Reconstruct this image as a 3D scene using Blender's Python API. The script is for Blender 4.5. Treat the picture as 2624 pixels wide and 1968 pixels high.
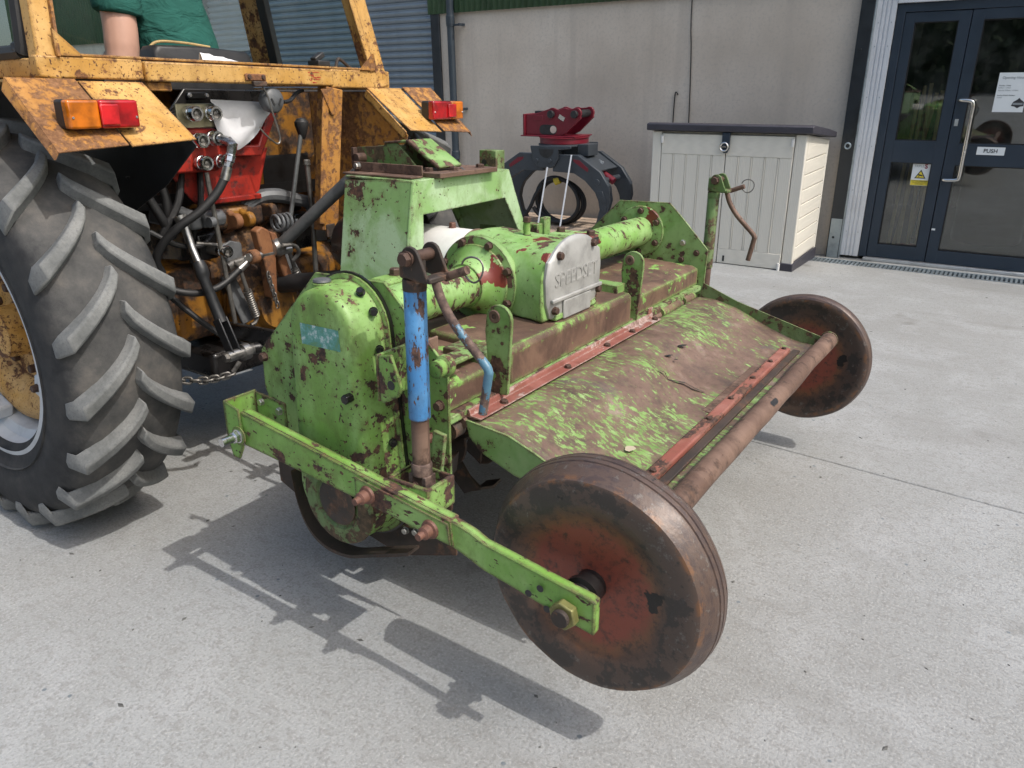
import bpy, bmesh, math, random
from mathutils import Vector, Matrix, noise, Euler
random.seed(7)
R = math.radians
scene = bpy.context.scene
for o in list(bpy.data.objects):
    bpy.data.objects.remove(o)

# ------------------------------------------------------------------ camera
cam_d = bpy.data.cameras.new("camera")
cam = bpy.data.objects.new("camera", cam_d)
scene.collection.objects.link(cam)
cam_d.sensor_width = 36.0
cam_d.lens = 26.39
cam_d.clip_start = 0.05
cam_d.clip_end = 600.0
CX = Vector((0.83186, 0.55494, 0.00733))       # camera right
CF = Vector((-0.51672, 0.77924, -0.35466))     # view direction
CX = (CX - CF * CX.dot(CF)).normalized()
CF.normalize()
CU = CX.cross(CF)
cm = Matrix((CX, CU, -CF)).transposed().to_4x4()
cm.translation = (0.0, 0.0, 1.36)
cam.matrix_world = cm
scene.camera = cam

# ------------------------------------------------------------------ light
SUN = Vector((0.74, -0.03, 1.0)).normalized()
world = bpy.data.worlds.new("World")
scene.world = world
world.use_nodes = True
wn = world.node_tree.nodes
wl = world.node_tree.links
wn.clear()
sky = wn.new("ShaderNodeTexSky")
sky.sky_type = 'NISHITA'
sky.sun_disc = False
sky.sun_elevation = math.asin(SUN.z)
sky.sun_rotation = R(92)
sky.air_density = 1.6
sky.dust_density = 5.0
sky.ozone_density = 2.0
bg = wn.new("ShaderNodeBackground")
bg.inputs[1].default_value = 0.15
wo = wn.new("ShaderNodeOutputWorld")
wl.new(sky.outputs[0], bg.inputs[0])
wl.new(bg.outputs[0], wo.inputs[0])
sun_d = bpy.data.lights.new("sun", 'SUN')
sun_d.energy = 2.1
sun_d.angle = R(0.6)
sun_d.color = (1.0, 0.968, 0.92)
sun = bpy.data.objects.new("sun", sun_d)
scene.collection.objects.link(sun)
sun.rotation_euler = (-SUN).to_track_quat('-Z', 'Y').to_euler()
sun.location = (4, 0, 8)
vs = scene.view_settings
vs.view_transform = 'Standard'
vs.look = 'None'
vs.exposure = 0.44
vs.gamma = 1.0
vs.use_curve_mapping = False
scene.cycles.use_denoising = True
scene.cycles.use_adaptive_sampling = True
scene.cycles.adaptive_threshold = 0.015
scene.cycles.max_bounces = 5
scene.cycles.diffuse_bounces = 3
scene.cycles.glossy_bounces = 3
scene.cycles.transparent_max_bounces = 12

# ------------------------------------------------------------------ mesh helpers
COL = scene.collection
ORG = {}
AX = {'x': 0, 'y': 1, 'z': 2}


class MB:
    def __init__(s):
        s.v = []
        s.f = []

    def add(s, vs_, fs_):
        o = len(s.v)
        s.v += [tuple(v) for v in vs_]
        s.f += [tuple(i + o for i in f) for f in fs_]
        return s

    def box(s, x0, x1, y0, y1, z0, z1):
        return s.add([(x0, y0, z0), (x1, y0, z0), (x1, y1, z0), (x0, y1, z0), (x0, y0, z1), (x1, y0, z1), (x1, y1, z1), (x0, y1, z1)],
                     [(0, 3, 2, 1), (4, 5, 6, 7), (0, 1, 5, 4), (1, 2, 6, 5), (2, 3, 7, 6), (3, 0, 4, 7)])

    def obox(s, c, size, rot):
        m = Matrix.Translation(c) @ (rot.to_matrix().to_4x4() if not isinstance(rot, Matrix) else rot.to_4x4())
        a, b, d = (size[0] / 2, size[1] / 2, size[2] / 2)
        vs_ = [m @ Vector(p) for p in [(-a, -b, -d), (a, -b, -d), (a, b, -d), (-a, b, -d), (-a, -b, d), (a, -b, d), (a, b, d), (-a, b, d)]]
        return s.add(vs_, [(0, 3, 2, 1), (4, 5, 6, 7), (0, 1, 5, 4), (1, 2, 6, 5), (2, 3, 7, 6), (3, 0, 4, 7)])

    def bar(s, p0, p1, w, h, up=(0, 0, 1)):
        p0, p1 = Vector(p0), Vector(p1)
        d = (p1 - p0).normalized()
        u = Vector(up)
        u = (u - d * u.dot(d)).normalized()
        q = d.cross(u)
        vs_ = []
        for p in (p0, p1):
            for a, b in ((-1, -1), (1, -1), (1, 1), (-1, 1)):
                vs_.append(p + q * (a * w / 2) + u * (b * h / 2))
        return s.add(vs_, [(0, 3, 2, 1), (4, 5, 6, 7), (0, 1, 5, 4), (1, 2, 6, 5), (2, 3, 7, 6), (3, 0, 4, 7)])

    def prism(s, pts, ax, a, b):
        def mk(p, t):
            if ax == 'y':
                return (p[0], t, p[1])
            if ax == 'x':
                return (t, p[0], p[1])
            return (p[0], p[1], t)
        n = len(pts)
        vs_ = [mk(p, a) for p in pts] + [mk(p, b) for p in pts]
        fs_ = [tuple(range(n))[::-1], tuple(range(n, 2 * n))] + [(i, (i + 1) % n, (i + 1) % n + n, i + n) for i in range(n)]
        return s.add(vs_, fs_)

    def rings(s, rs, closed=True, cap=True):
        n = len(rs[0])
        vs_ = [p for r in rs for p in r]
        fs_ = []
        for k in range(len(rs) - 1):
            for i in range(n if closed else n - 1):
                j = (i + 1) % n
                fs_.append((k * n + i, k * n + j, (k + 1) * n + j, (k + 1) * n + i))
        if cap and closed:
            fs_.append(tuple(range(n))[::-1])
            fs_.append(tuple((len(rs) - 1) * n + i for i in range(n)))
        return s.add(vs_, fs_)

    def tube(s, path, r, n=10, cap=True):
        P = [Vector(p) for p in path]
        rr = r if isinstance(r, (list, tuple)) else [r] * len(P)
        rs = []
        q = None
        for i, p in enumerate(P):
            d = (P[min(i + 1, len(P) - 1)] - P[max(i - 1, 0)]).normalized()
            if q is None:
                q = d.orthogonal().normalized()
            else:
                q = (q - d * q.dot(d)).normalized()
            b = d.cross(q)
            rs.append([p + (q * math.cos(t) + b * math.sin(t)) * rr[i] for t in [2 * math.pi * k / n for k in range(n)]])
        return s.rings(rs, True, cap)

    def cyl(s, p0, p1, r0, r1=None, n=16):
        return s.tube([p0, p1], [r0, r0 if r1 is None else r1], n)

    def lathe(s, prof, c, ax, n=40, cap=True):
        rs = []
        for r, t in prof:
            ring = []
            for k in range(n):
                a = 2 * math.pi * k / n
                u, w = r * math.cos(a), r * math.sin(a)
                if ax == 'y':
                    ring.append((c[0] + u, c[1] + t, c[2] + w))
                elif ax == 'x':
                    ring.append((c[0] + t, c[1] + u, c[2] + w))
                else:
                    ring.append((c[0] + u, c[1] + w, c[2] + t))
            rs.append(ring)
        return s.rings(rs, True, cap)


def spline(pts, n=6):
    P = [Vector(p) for p in pts]
    out = []
    for i in range(len(P) - 1):
        p0, p1, p2, p3 = P[max(i - 1, 0)], P[i], P[i + 1], P[min(i + 2, len(P) - 1)]
        for k in range(n):
            t = k / n
            out.append(0.5 * ((2 * p1) + (p2 - p0) * t + (2 * p0 - 5 * p1 + 4 * p2 - p3) * t * t + (3 * p1 - p0 - 3 * p2 + p3) * t ** 3))
    out.append(P[-1])
    return out


def arc(cx, cz, r, a0, a1, n):
    return [(cx + r * math.cos(R(a0 + (a1 - a0) * i / n)), cz + r * math.sin(R(a0 + (a1 - a0) * i / n))) for i in range(n + 1)]


def tag(o, label=None, cat=None, group=None, kind=None):
    if label:
        o['label'] = label
    if cat:
        o['category'] = cat
    if group:
        o['group'] = group
    if kind:
        o['kind'] = kind
    return o


def root(name, loc, label, cat, group=None, mat=None):
    o = bpy.data.objects.new(name, None)
    o.empty_display_size = 0.1
    COL.objects.link(o)
    if mat is not None:
        o.matrix_world = mat @ Matrix.Translation(loc)
    else:
        o.location = loc
    ORG[o.name] = Vector(loc)
    return tag(o, label, cat, group)


def org(p):
    while p is not None:
        if p.name in ORG:
            return ORG[p.name]
        p = p.parent
    return Vector((0, 0, 0))


def mesh_of(name, mb, mat, ang=35, smooth=True, off=Vector((0, 0, 0))):
    me = bpy.data.meshes.new(name)
    me.from_pydata([tuple(Vector(v) - off) for v in mb.v], [], mb.f)
    bm = bmesh.new()
    bm.from_mesh(me)
    bmesh.ops.remove_doubles(bm, verts=bm.verts, dist=1e-5)
    bmesh.ops.recalc_face_normals(bm, faces=bm.faces)
    bm.to_mesh(me)
    bm.free()
    if smooth:
        for p in me.polygons:
            p.use_smooth = True
        me.set_sharp_from_angle(angle=R(ang))
    if mat is not None:
        me.materials.append(mat)
    me.update()
    return me


def part(name, mb, mat, parent=None, bev=0.0, ang=35, smooth=True, center=None, label=None, seg=2):
    """one mesh object; vertices are given in the coordinates its root was placed in"""
    off = org(parent)
    c = Vector(center) if center is not None else None
    me = mesh_of(name, mb, mat, ang, smooth, off if c is None else c)
    o = bpy.data.objects.new(name, me)
    COL.objects.link(o)
    if parent is not None:
        o.parent = parent
    if c is not None:
        o.location = c - off
        ORG[o.name] = c
    if bev > 0:
        m = o.modifiers.new("bevel", 'BEVEL')
        m.width = bev
        m.segments = seg
        m.limit_method = 'ANGLE'
        m.angle_limit = R(40)
        m.harden_normals = False
    if label:
        o['label'] = label
    return o


def solo(name, mb, mat, loc, label, cat, group=None, bev=0.0, mat4=None, ang=35, kind=None):
    """a thing that is one mesh"""
    me = mesh_of(name, mb, mat, ang, True, Vector(loc))
    o = bpy.data.objects.new(name, me)
    COL.objects.link(o)
    if mat4 is not None:
        o.matrix_world = mat4 @ Matrix.Translation(loc)
    else:
        o.location = loc
    ORG[o.name] = Vector(loc)
    if bev > 0:
        m = o.modifiers.new("bevel", 'BEVEL')
        m.width = bev
        m.segments = 2
        m.limit_method = 'ANGLE'
        m.angle_limit = R(40)
    return tag(o, label, cat, group, kind)


_SH = {}


def shared(key, mb, mat, ang=30):
    k = (key, mat.name)
    if k not in _SH:
        _SH[k] = mesh_of(key, mb(), mat, ang)
    return _SH[k]


def inst(name, me, parent, p, rot=None, scale=(1, 1, 1)):
    o = bpy.data.objects.new(name, me)
    COL.objects.link(o)
    if parent is not None:
        o.parent = parent
    o.location = Vector(p) - org(parent)
    if rot is not None:
        o.rotation_mode = 'QUATERNION'
        o.rotation_quaternion = rot
    o.scale = scale
    return o


def hexmesh():
    m = MB()
    rs = []
    for r, t in ((0.72, -0.02), (1.12, -0.02), (1.12, 0.14), (1.0, 0.16), (1.0, 0.8), (0.8, 0.95)):
        n = 12
        ring = []
        for k in range(n):
            a = 2 * math.pi * k / n
            if r == 1.0:
                rad = 1.0 if k % 2 == 0 else 0.866
            else:
                rad = r
            ring.append((rad * math.cos(a), rad * math.sin(a), t))
        rs.append(ring)
    return m.rings(rs)


def bolt(parent, p, d, r, h, mat, name='bolt'):
    r *= 0.84
    h *= 0.9
    me = shared('bolt', hexmesh, mat)
    q = Vector((0, 0, 1)).rotation_difference(Vector(d))
    return inst(name, me, parent, p, q @ Euler((0, 0, random.random() * 3)).to_quaternion(), (r, r, h))


def text(name, s, size, mat, parent, p, xdir, ydir, ext=0.0008, align='CENTER', bold=0.0, shear=0.0):
    cu = bpy.data.curves.new(name, 'FONT')
    cu.body = s
    cu.size = size
    cu.align_x = align
    cu.align_y = 'CENTER'
    cu.extrude = ext
    cu.offset = bold
    cu.shear = shear
    cu.resolution_u = 3
    tmp = bpy.data.objects.new(name, cu)
    COL.objects.link(tmp)
    dg = bpy.context.evaluated_depsgraph_get()
    me = bpy.data.meshes.new_from_object(tmp.evaluated_get(dg))
    bpy.data.objects.remove(tmp)
    me.materials.clear()
    me.materials.append(mat)
    X, Y = Vector(xdir).normalized(), Vector(ydir).normalized()
    Z = X.cross(Y)
    o = bpy.data.objects.new(name, me)
    COL.objects.link(o)
    o.parent = parent
    o.rotation_mode = 'QUATERNION'
    o.rotation_quaternion = Matrix((X, Y, Z)).transposed().to_quaternion()
    o.location = Vector(p) - org(parent)
    return o


# ------------------------------------------------------------------ materials
class NT:
    def __init__(s, name):
        s.m = bpy.data.materials.new(name)
        s.m.use_nodes = True
        s.t = s.m.node_tree
        s.t.nodes.clear()
        s.out = s.t.nodes.new('ShaderNodeOutputMaterial')
        s.b = s.t.nodes.new('ShaderNodeBsdfPrincipled')
        s.t.links.new(s.b.outputs[0], s.out.inputs[0])
        s.tc = s.t.nodes.new('ShaderNodeTexCoord')

    def l(s, a, b):
        s.t.links.new(a, b)

    def put(s, sock, v):
        if hasattr(v, 'is_output'):
            s.l(v, sock)
        else:
            sock.default_value = v if not (isinstance(v, tuple) and len(v) == 3 and sock.type == 'RGBA') else (*v, 1)

    def map(s, scale=(1, 1, 1), loc=(0, 0, 0), rot=(0, 0, 0), src='Object'):
        n = s.t.nodes.new('ShaderNodeMapping')
        s.l(s.tc.outputs[src], n.inputs[0])
        n.inputs['Scale'].default_value = scale
        n.inputs['Location'].default_value = loc
        n.inputs['Rotation'].default_value = rot
        return n.outputs[0]

    def noise(s, vec, scale, detail=6, rough=0.6, dist=0.0):
        n = s.t.nodes.new('ShaderNodeTexNoise')
        s.l(vec, n.inputs['Vector'])
        n.inputs['Scale'].default_value = scale
        n.inputs['Detail'].default_value = detail
        n.inputs['Roughness'].default_value = rough
        n.inputs['Distortion'].default_value = dist
        return n.outputs[0]

    def voro(s, vec, scale, feat='F1', out=0):
        n = s.t.nodes.new('ShaderNodeTexVoronoi')
        n.feature = feat
        s.l(vec, n.inputs['Vector'])
        n.inputs['Scale'].default_value = scale
        return n.outputs[out]

    def math(s, op, a, b=0.0, c=None, clamp=False):
        n = s.t.nodes.new('ShaderNodeMath')
        n.operation = op
        n.use_clamp = clamp
        s.put(n.inputs[0], a)
        s.put(n.inputs[1], b)
        if c is not None:
            s.put(n.inputs[2], c)
        return n.outputs[0]

    def step(s, v, lo, hi):
        n = s.t.nodes.new('ShaderNodeMapRange')
        n.interpolation_type = 'SMOOTHSTEP'
        s.put(n.inputs['Value'], v)
        n.inputs['From Min'].default_value = lo
        n.inputs['From Max'].default_value = hi
        return n.outputs[0]

    def mix(s, f, a, b, mode='MIX'):
        n = s.t.nodes.new('ShaderNodeMix')
        n.data_type = 'RGBA'
        n.blend_type = mode
        n.clamp_factor = True
        s.put(n.inputs[0], f)
        s.put(n.inputs[6], a)
        s.put(n.inputs[7], b)
        return n.outputs[2]

    def ramp(s, v, stops):
        n = s.t.nodes.new('ShaderNodeValToRGB')
        s.l(v, n.inputs[0])
        e = n.color_ramp.elements
        while len(e) < len(stops):
            e.new(0.5)
        for i, (p, c) in enumerate(stops):
            e[i].position = p
            e[i].color = (*c, 1)
        return n.outputs[0]

    def bump(s, h, strength=0.3, dist=0.004, normal=None):
        n = s.t.nodes.new('ShaderNodeBump')
        s.l(h, n.inputs['Height'])
        n.inputs['Strength'].default_value = strength
        n.inputs['Distance'].default_value = dist
        if normal is not None:
            s.l(normal, n.inputs['Normal'])
        return n.outputs[0]

    def edge(s, radius):
        bn = s.t.nodes.new('ShaderNodeBevel')
        bn.samples = 3
        bn.inputs[0].default_value = radius
        g = s.t.nodes.new('ShaderNodeNewGeometry')
        d = s.t.nodes.new('ShaderNodeVectorMath')
        d.operation = 'DOT_PRODUCT'
        s.l(bn.outputs[0], d.inputs[0])
        s.l(g.outputs['Normal'], d.inputs[1])
        return s.math('SQRT', s.math('SUBTRACT', 1.0, d.outputs['Value'], clamp=True))

    def set(s, **k):
        for n, v in k.items():
            s.put(s.b.inputs[n.replace('_', ' ')], v)
        return s.m


def worn(name, paint, faded=None, thr=0.64, scale=11.0, stretch=(1, 1, 1), rust=None, rough=0.42, edge=1.0, er=0.012,
         grime=0.35, soft=0.012, coat=0.0, rot=(0, 0, 0), under=None, bump=0.4, metal=0.0, speck=0.69, clus=0.35, halo=0.55, stain=(0.11, 0.085, 0.03)):
    """chipped paint over rusty steel: thr is the noise level above which the paint is gone, speck the same for small pits"""
    N = NT(name)
    v = N.map(stretch, rot=rot)
    v1 = N.map((1, 1, 1))
    n1 = N.noise(v, scale, 6, 0.64)
    n3 = N.noise(v, scale * 5.0, 3, 0.55)
    cl = N.math('SUBTRACT', N.noise(v1, 3.1, 2, 0.5), 0.5)
    m = N.math('ADD', n1, N.math('MULTIPLY', cl, clus))
    m2 = N.math('ADD', n3, N.math('MULTIPLY', cl, clus * 0.45))
    mask = N.math('MAXIMUM', N.step(m, thr - soft, thr + soft), N.step(m2, speck - 0.02, speck + 0.02))
    if edge > 0:
        e = N.edge(er)
        me_ = N.math('ADD', N.math('MULTIPLY', e, 0.95 * edge), N.math('ADD', N.math('MULTIPLY', N.math('SUBTRACT', n1, 0.5), 1.3), N.math('MULTIPLY', N.math('SUBTRACT', n3, 0.5), 0.7)))
        mask = N.math('MAXIMUM', mask, N.step(me_, 0.24, 0.30))
    rust = rust or ((0.02, 0.013, 0.012), (0.07, 0.036, 0.026), (0.16, 0.078, 0.045))
    rc = N.ramp(N.noise(v1, 55, 4, 0.72), [(0.32, rust[0]), (0.5, rust[1]), (0.7, rust[2])])
    faded = faded or tuple(min(1, c * 1.25 + 0.03) for c in paint)
    f1 = N.noise(v1, 5.3, 4, 0.62, 0.8)
    pc = N.mix(N.step(f1, 0.36, 0.64), paint, faded)
    dirt = N.noise(N.map((1, 1, 0.45)), 12.0, 5, 0.7)
    dk = tuple(c * 0.42 + s_ * 0.25 for c, s_ in zip(paint, stain))
    pc = N.mix(N.math('MULTIPLY', N.step(dirt, 0.46, 0.72), grime), pc, dk)
    pc = N.mix(N.math('MULTIPLY', N.step(m, thr - 0.11, thr), halo), pc, tuple(0.5 * c + 0.5 * s_ for c, s_ in zip(paint, stain)))
    fine = N.noise(v1, 150, 3, 0.6)
    pc = N.mix(N.math('MULTIPLY', N.step(fine, 0.58, 0.72), grime * 0.7), pc, dk)
    if under is not None:
        um = N.step(N.math('ADD', N.noise(v1, 6.5, 5, 0.55), N.math('MULTIPLY', cl, -0.3)), 0.60, 0.606)
        pc = N.mix(um, pc, under)
    colr = N.mix(mask, pc, rc)
    rgh = N.math('ADD', N.math('MULTIPLY', mask, 0.82 - rough), N.math('ADD', N.math('MULTIPLY', dirt, 0.3), rough - 0.15))
    hgt = N.math('ADD', N.math('MULTIPLY', mask, -0.7), N.math('MULTIPLY', fine, 0.3))
    hgt = N.math('ADD', hgt, N.math('MULTIPLY', f1, 0.9))
    return N.set(Base_Color=colr, Roughness=rgh, Normal=N.bump(hgt, bump, 0.0025), Metallic=metal, Coat_Weight=coat)


def plain(name, col, rough=0.5, metal=0.0, var=0.18, scale=14.0, bump=0.1, bscale=90.0, dark=None, coat=0.0, spec=0.5):
    N = NT(name)
    v = N.map()
    n = N.noise(v, scale, 7, 0.65)
    dark = dark or tuple(c * (1 - var * 2.2) for c in col)
    lite = tuple(min(1, c * (1 + var)) for c in col)
    c = N.ramp(n, [(0.28, dark), (0.5, col), (0.75, lite)])
    r = N.math('ADD', N.math('MULTIPLY', N.math('SUBTRACT', n, 0.5), 0.35), rough)
    return N.set(Base_Color=c, Roughness=r, Metallic=metal, Normal=N.bump(N.noise(v, bscale, 4, 0.6), bump, 0.003), Coat_Weight=coat, Specular_IOR_Level=spec)


def glass(name, tint=(0.9, 0.95, 0.93), refl=0.12, dirt=0.05, fres=0.9):
    N = NT(name)
    t = N.t.nodes.new('ShaderNodeBsdfTransparent')
    t.inputs[0].default_value = (*tint, 1)
    g = N.t.nodes.new('ShaderNodeBsdfGlossy')
    g.inputs['Roughness'].default_value = 0.015
    lw = N.t.nodes.new('ShaderNodeLayerWeight')
    lw.inputs[0].default_value = 0.25
    f = N.math('ADD', N.math('MULTIPLY', lw.outputs['Fresnel'], fres), refl, clamp=True)
    mx = N.t.nodes.new('ShaderNodeMixShader')
    N.l(f, mx.inputs[0])
    N.l(t.outputs[0], mx.inputs[1])
    N.l(g.outputs[0], mx.inputs[2])
    d = N.t.nodes.new('ShaderNodeBsdfDiffuse')
    d.inputs[0].default_value = (0.55, 0.55, 0.5, 1)
    mx2 = N.t.nodes.new('ShaderNodeMixShader')
    dn = N.noise(N.map(), 5.0, 6, 0.7)
    N.l(N.math('MULTIPLY', N.step(dn, 0.35, 0.8), dirt), mx2.inputs[0])
    N.l(mx.outputs[0], mx2.inputs[1])
    N.l(d.outputs[0], mx2.inputs[2])
    N.l(mx2.outputs[0], N.out.inputs[0])
    return N.m


RUST3 = ((0.03, 0.018, 0.015), (0.095, 0.05, 0.036), (0.2, 0.105, 0.07))
M = {}
GREEN = (0.165, 0.315, 0.062)
GREENF = (0.245, 0.40, 0.13)
M['green'] = worn('green_paint', GREEN, GREENF, thr=0.60, scale=18, rough=0.5, speck=0.645, grime=0.75, clus=0.42)
M['green_arm'] = worn('green_paint_edge_rusted', (0.17, 0.345, 0.06), (0.25, 0.42, 0.12), thr=0.59, scale=16, rough=0.5, speck=0.64, grime=0.6, edge=1.6, er=0.014, stretch=(0.55, 1, 1))
M['green_few'] = worn('green_paint_glossy', (0.24, 0.405, 0.15), (0.41, 0.56, 0.34), thr=0.65, speck=0.685, scale=13, rough=0.36, edge=0.9, er=0.010, grime=0.5)
M['green_gear'] = worn('green_gearcase_paint', (0.20, 0.38, 0.09), (0.31, 0.49, 0.19), thr=0.62, scale=15, speck=0.67, rough=0.42, edge=1.0, under=(0.17, 0.03, 0.02), clus=0.45)
M['green_tube'] = worn('green_tube_paint', (0.20, 0.385, 0.095), (0.29, 0.46, 0.18), thr=0.585, scale=30, stretch=(0.8, 0.9, 0.5), rough=0.34, edge=0.4, clus=0.2, speck=0.66)
M['green_half'] = worn('green_paint_half_gone', (0.165, 0.31, 0.085), (0.25, 0.39, 0.15), thr=0.56, scale=17, rust=((0.025, 0.016, 0.013), (0.08, 0.043, 0.03), (0.16, 0.09, 0.055)), edge=1.1, clus=0.5)
M['green_dark'] = worn('green_paint_mossy', (0.09, 0.17, 0.05), (0.17, 0.24, 0.10), thr=0.53, scale=24, rust=((0.035, 0.027, 0.015), (0.085, 0.058, 0.032), (0.16, 0.10, 0.055)), rough=0.6, grime=0.6, edge=0.6)


def hood_mat():
    N = NT('scraped_hood_paint')
    v1 = N.map()
    v = N.map((0.55, 1, 1), rot=(0, 0, R(34)))
    fine = N.noise(v, 66, 5, 0.66)
    mid = N.noise(N.map((0.8, 1, 1), rot=(0, 0, R(20))), 12, 6, 0.66, 0.5)
    cl = N.noise(v1, 2.7, 3, 0.5)
    scr = N.noise(N.map((0.22, 1, 1), rot=(0, 0, R(42))), 95, 3, 0.55)
    g_ = N.math('ADD', N.math('ADD', N.math('MULTIPLY', fine, 0.6), N.math('MULTIPLY', mid, 0.4)), N.math('MULTIPLY', N.math('SUBTRACT', cl, 0.5), 0.42))
    mask = N.math('MULTIPLY', N.step(g_, 0.522, 0.545), N.math('SUBTRACT', 1.0, N.math('MULTIPLY', N.step(scr, 0.5, 0.57), 0.9)))
    thin = N.math('MULTIPLY', N.step(g_, 0.455, 0.52), 0.35)
    r1 = N.ramp(N.noise(v1, 8, 7, 0.68, 0.4), [(0.3, (0.055, 0.038, 0.031)), (0.45, (0.12, 0.075, 0.055)), (0.58, (0.165, 0.105, 0.078)), (0.74, (0.27, 0.205, 0.165))])
    r1 = N.mix(N.math('MULTIPLY', N.step(N.noise(v1, 60, 4, 0.7), 0.5, 0.68), 0.55), r1, (0.075, 0.045, 0.034))
    st = N.noise(v1, 4.6, 4, 0.55, 1.0)
    r1 = N.mix(N.math('MULTIPLY', N.step(st, 0.57, 0.7), 0.6), r1, (0.075, 0.072, 0.07))
    gc = N.ramp(N.noise(v1, 22, 5, 0.65), [(0.3, (0.10, 0.17, 0.045)), (0.5, (0.17, 0.285, 0.075)), (0.72, (0.27, 0.39, 0.16))])
    c = N.mix(thin, r1, (0.14, 0.16, 0.06))
    c = N.mix(mask, c, gc)
    h = N.math('ADD', N.math('MULTIPLY', mask, 0.5), N.math('ADD', N.math('MULTIPLY', fine, 0.4), mid))
    return N.set(Base_Color=c, Roughness=N.math('ADD', N.math('MULTIPLY', mid, 0.4), 0.4), Normal=N.bump(h, 0.3, 0.003))


M['hood'] = hood_mat()
M['rust'] = worn('bare_rusty_steel', (0.105, 0.06, 0.042), (0.185, 0.115, 0.083), thr=0.60, scale=14, rust=((0.035, 0.022, 0.017), (0.075, 0.043, 0.03), (0.12, 0.066, 0.042)), rough=0.68, edge=0.0, soft=0.07, halo=0.0, grime=0.5, stain=(0.06, 0.035, 0.025))
M['deck'] = worn('rusty_deck', (0.085, 0.047, 0.033), (0.165, 0.098, 0.066), thr=0.645, scale=16, rust=((0.12, 0.23, 0.05), (0.19, 0.35, 0.08), (0.25, 0.42, 0.12)), rough=0.7, edge=0.9, er=0.022, soft=0.015, speck=0.73, clus=0.5, halo=0.0, grime=0.6, stain=(0.04, 0.03, 0.025))
M['dark_rust'] = worn('dark_rusty_steel', (0.033, 0.025, 0.021), (0.06, 0.042, 0.033), thr=0.62, scale=14, rust=((0.05, 0.03, 0.02), (0.1, 0.055, 0.035), (0.16, 0.085, 0.05)), rough=0.66, edge=0.4, soft=0.05, halo=0.0)
M['bolt'] = plain('rusty_bolt', (0.085, 0.05, 0.037), 0.6, 0.3, 0.3, 60)
M['bolt_red'] = plain('primer_red_bolt', (0.15, 0.07, 0.05), 0.6, 0.1, 0.25, 50)
M['bolt_zinc'] = plain('zinc_bolt', (0.55, 0.54, 0.5), 0.32, 0.9, 0.15, 50)
M['red_strip'] = worn('scuffed_red_strip', (0.20, 0.062, 0.046), (0.28, 0.11, 0.088), thr=0.535, scale=15, stretch=(1, 0.3, 1), rust=((0.12, 0.07, 0.055), (0.32, 0.22, 0.19), (0.5, 0.4, 0.37)), rough=0.6, edge=0.9, er=0.008, halo=0.2)
M['red_bar'] = worn('faded_red_bar', (0.24, 0.075, 0.053), (0.31, 0.13, 0.10), thr=0.62, scale=14, stretch=(1, 0.4, 1), rough=0.6, edge=0.7, halo=0.3)
M['blue'] = worn('blue_paint', (0.055, 0.20, 0.43), (0.10, 0.28, 0.52), thr=0.60, scale=30, stretch=(1, 1, 0.35), rough=0.4, edge=0.8, speck=0.635, grime=0.6, stain=(0.05, 0.05, 0.05), halo=0.3)
M['blue_worn'] = worn('blue_paint_worn_rod', (0.055, 0.14, 0.21), (0.09, 0.2, 0.28), thr=0.43, scale=15, rust=((0.05, 0.035, 0.03), (0.11, 0.07, 0.056), (0.2, 0.14, 0.11)), rough=0.4, edge=0.0, halo=0.0, stain=(0.05, 0.05, 0.05), clus=0.6)
YR = ((0.045, 0.022, 0.012), (0.13, 0.055, 0.023), (0.25, 0.115, 0.04))
M['yellow'] = worn('rust_pitted_yellow_paint', (0.47, 0.25, 0.052), (0.57, 0.345, 0.115), thr=0.62, scale=24, speck=0.62, rust=YR, rough=0.46, edge=1.1, grime=0.55, clus=0.45, stain=(0.2, 0.09, 0.03))
M['yellow_rust'] = worn('rusted_through_yellow_paint', (0.35, 0.15, 0.024), (0.43, 0.21, 0.05), thr=0.505, scale=38, rust=((0.08, 0.034, 0.014), (0.17, 0.078, 0.03), (0.27, 0.135, 0.06)), rough=0.6, edge=0.6, soft=0.05, bump=0.6, clus=0.5, stain=(0.15, 0.065, 0.025))
M['yellow_oily'] = worn('oily_yellow_casting', (0.25, 0.107, 0.015), (0.34, 0.16, 0.027), thr=0.51, scale=9, rust=((0.012, 0.009, 0.008), (0.035, 0.02, 0.013), (0.11, 0.048, 0.022)), rough=0.42, edge=0.3, soft=0.06, grime=0.8, clus=0.7, stain=(0.03, 0.02, 0.012))
M['rust_orange'] = worn('orange_rusty_clevis', (0.17, 0.066, 0.026), (0.25, 0.11, 0.045), thr=0.57, scale=18, rust=((0.06, 0.027, 0.016), (0.13, 0.058, 0.028), (0.22, 0.1, 0.045)), rough=0.7, edge=0.0, soft=0.05, halo=0.0, stain=(0.1, 0.05, 0.03))
M['tractor_red'] = worn('red_panel_paint', (0.27, 0.013, 0.009), (0.34, 0.026, 0.015), thr=0.62, scale=20, rust=((0.02, 0.008, 0.006), (0.07, 0.013, 0.01), (0.18, 0.028, 0.018)), rough=0.4, edge=0.3, soft=0.07, grime=0.8, stain=(0.03, 0.012, 0.01))
M['black_steel'] = plain('black_painted_steel', (0.02, 0.021, 0.023), 0.42, 0.0, 0.3, 22)
M['grey_cast'] = plain('grey_cast_iron', (0.11, 0.115, 0.12), 0.5, 0.2, 0.25, 20, 0.25)
M['grey_tube'] = plain('grey_top_link_steel', (0.10, 0.105, 0.105), 0.5, 0.35, 0.25, 18)
M['steel'] = plain('bright_steel', (0.45, 0.44, 0.42), 0.34, 0.95, 0.25, 30)
M['dull_steel'] = plain('dull_steel_rod', (0.2, 0.19, 0.175), 0.45, 0.75, 0.3, 25)
M['zinc'] = plain('zinc_coupler', (0.6, 0.6, 0.6), 0.25, 1.0, 0.12, 60, 0.05)
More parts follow.
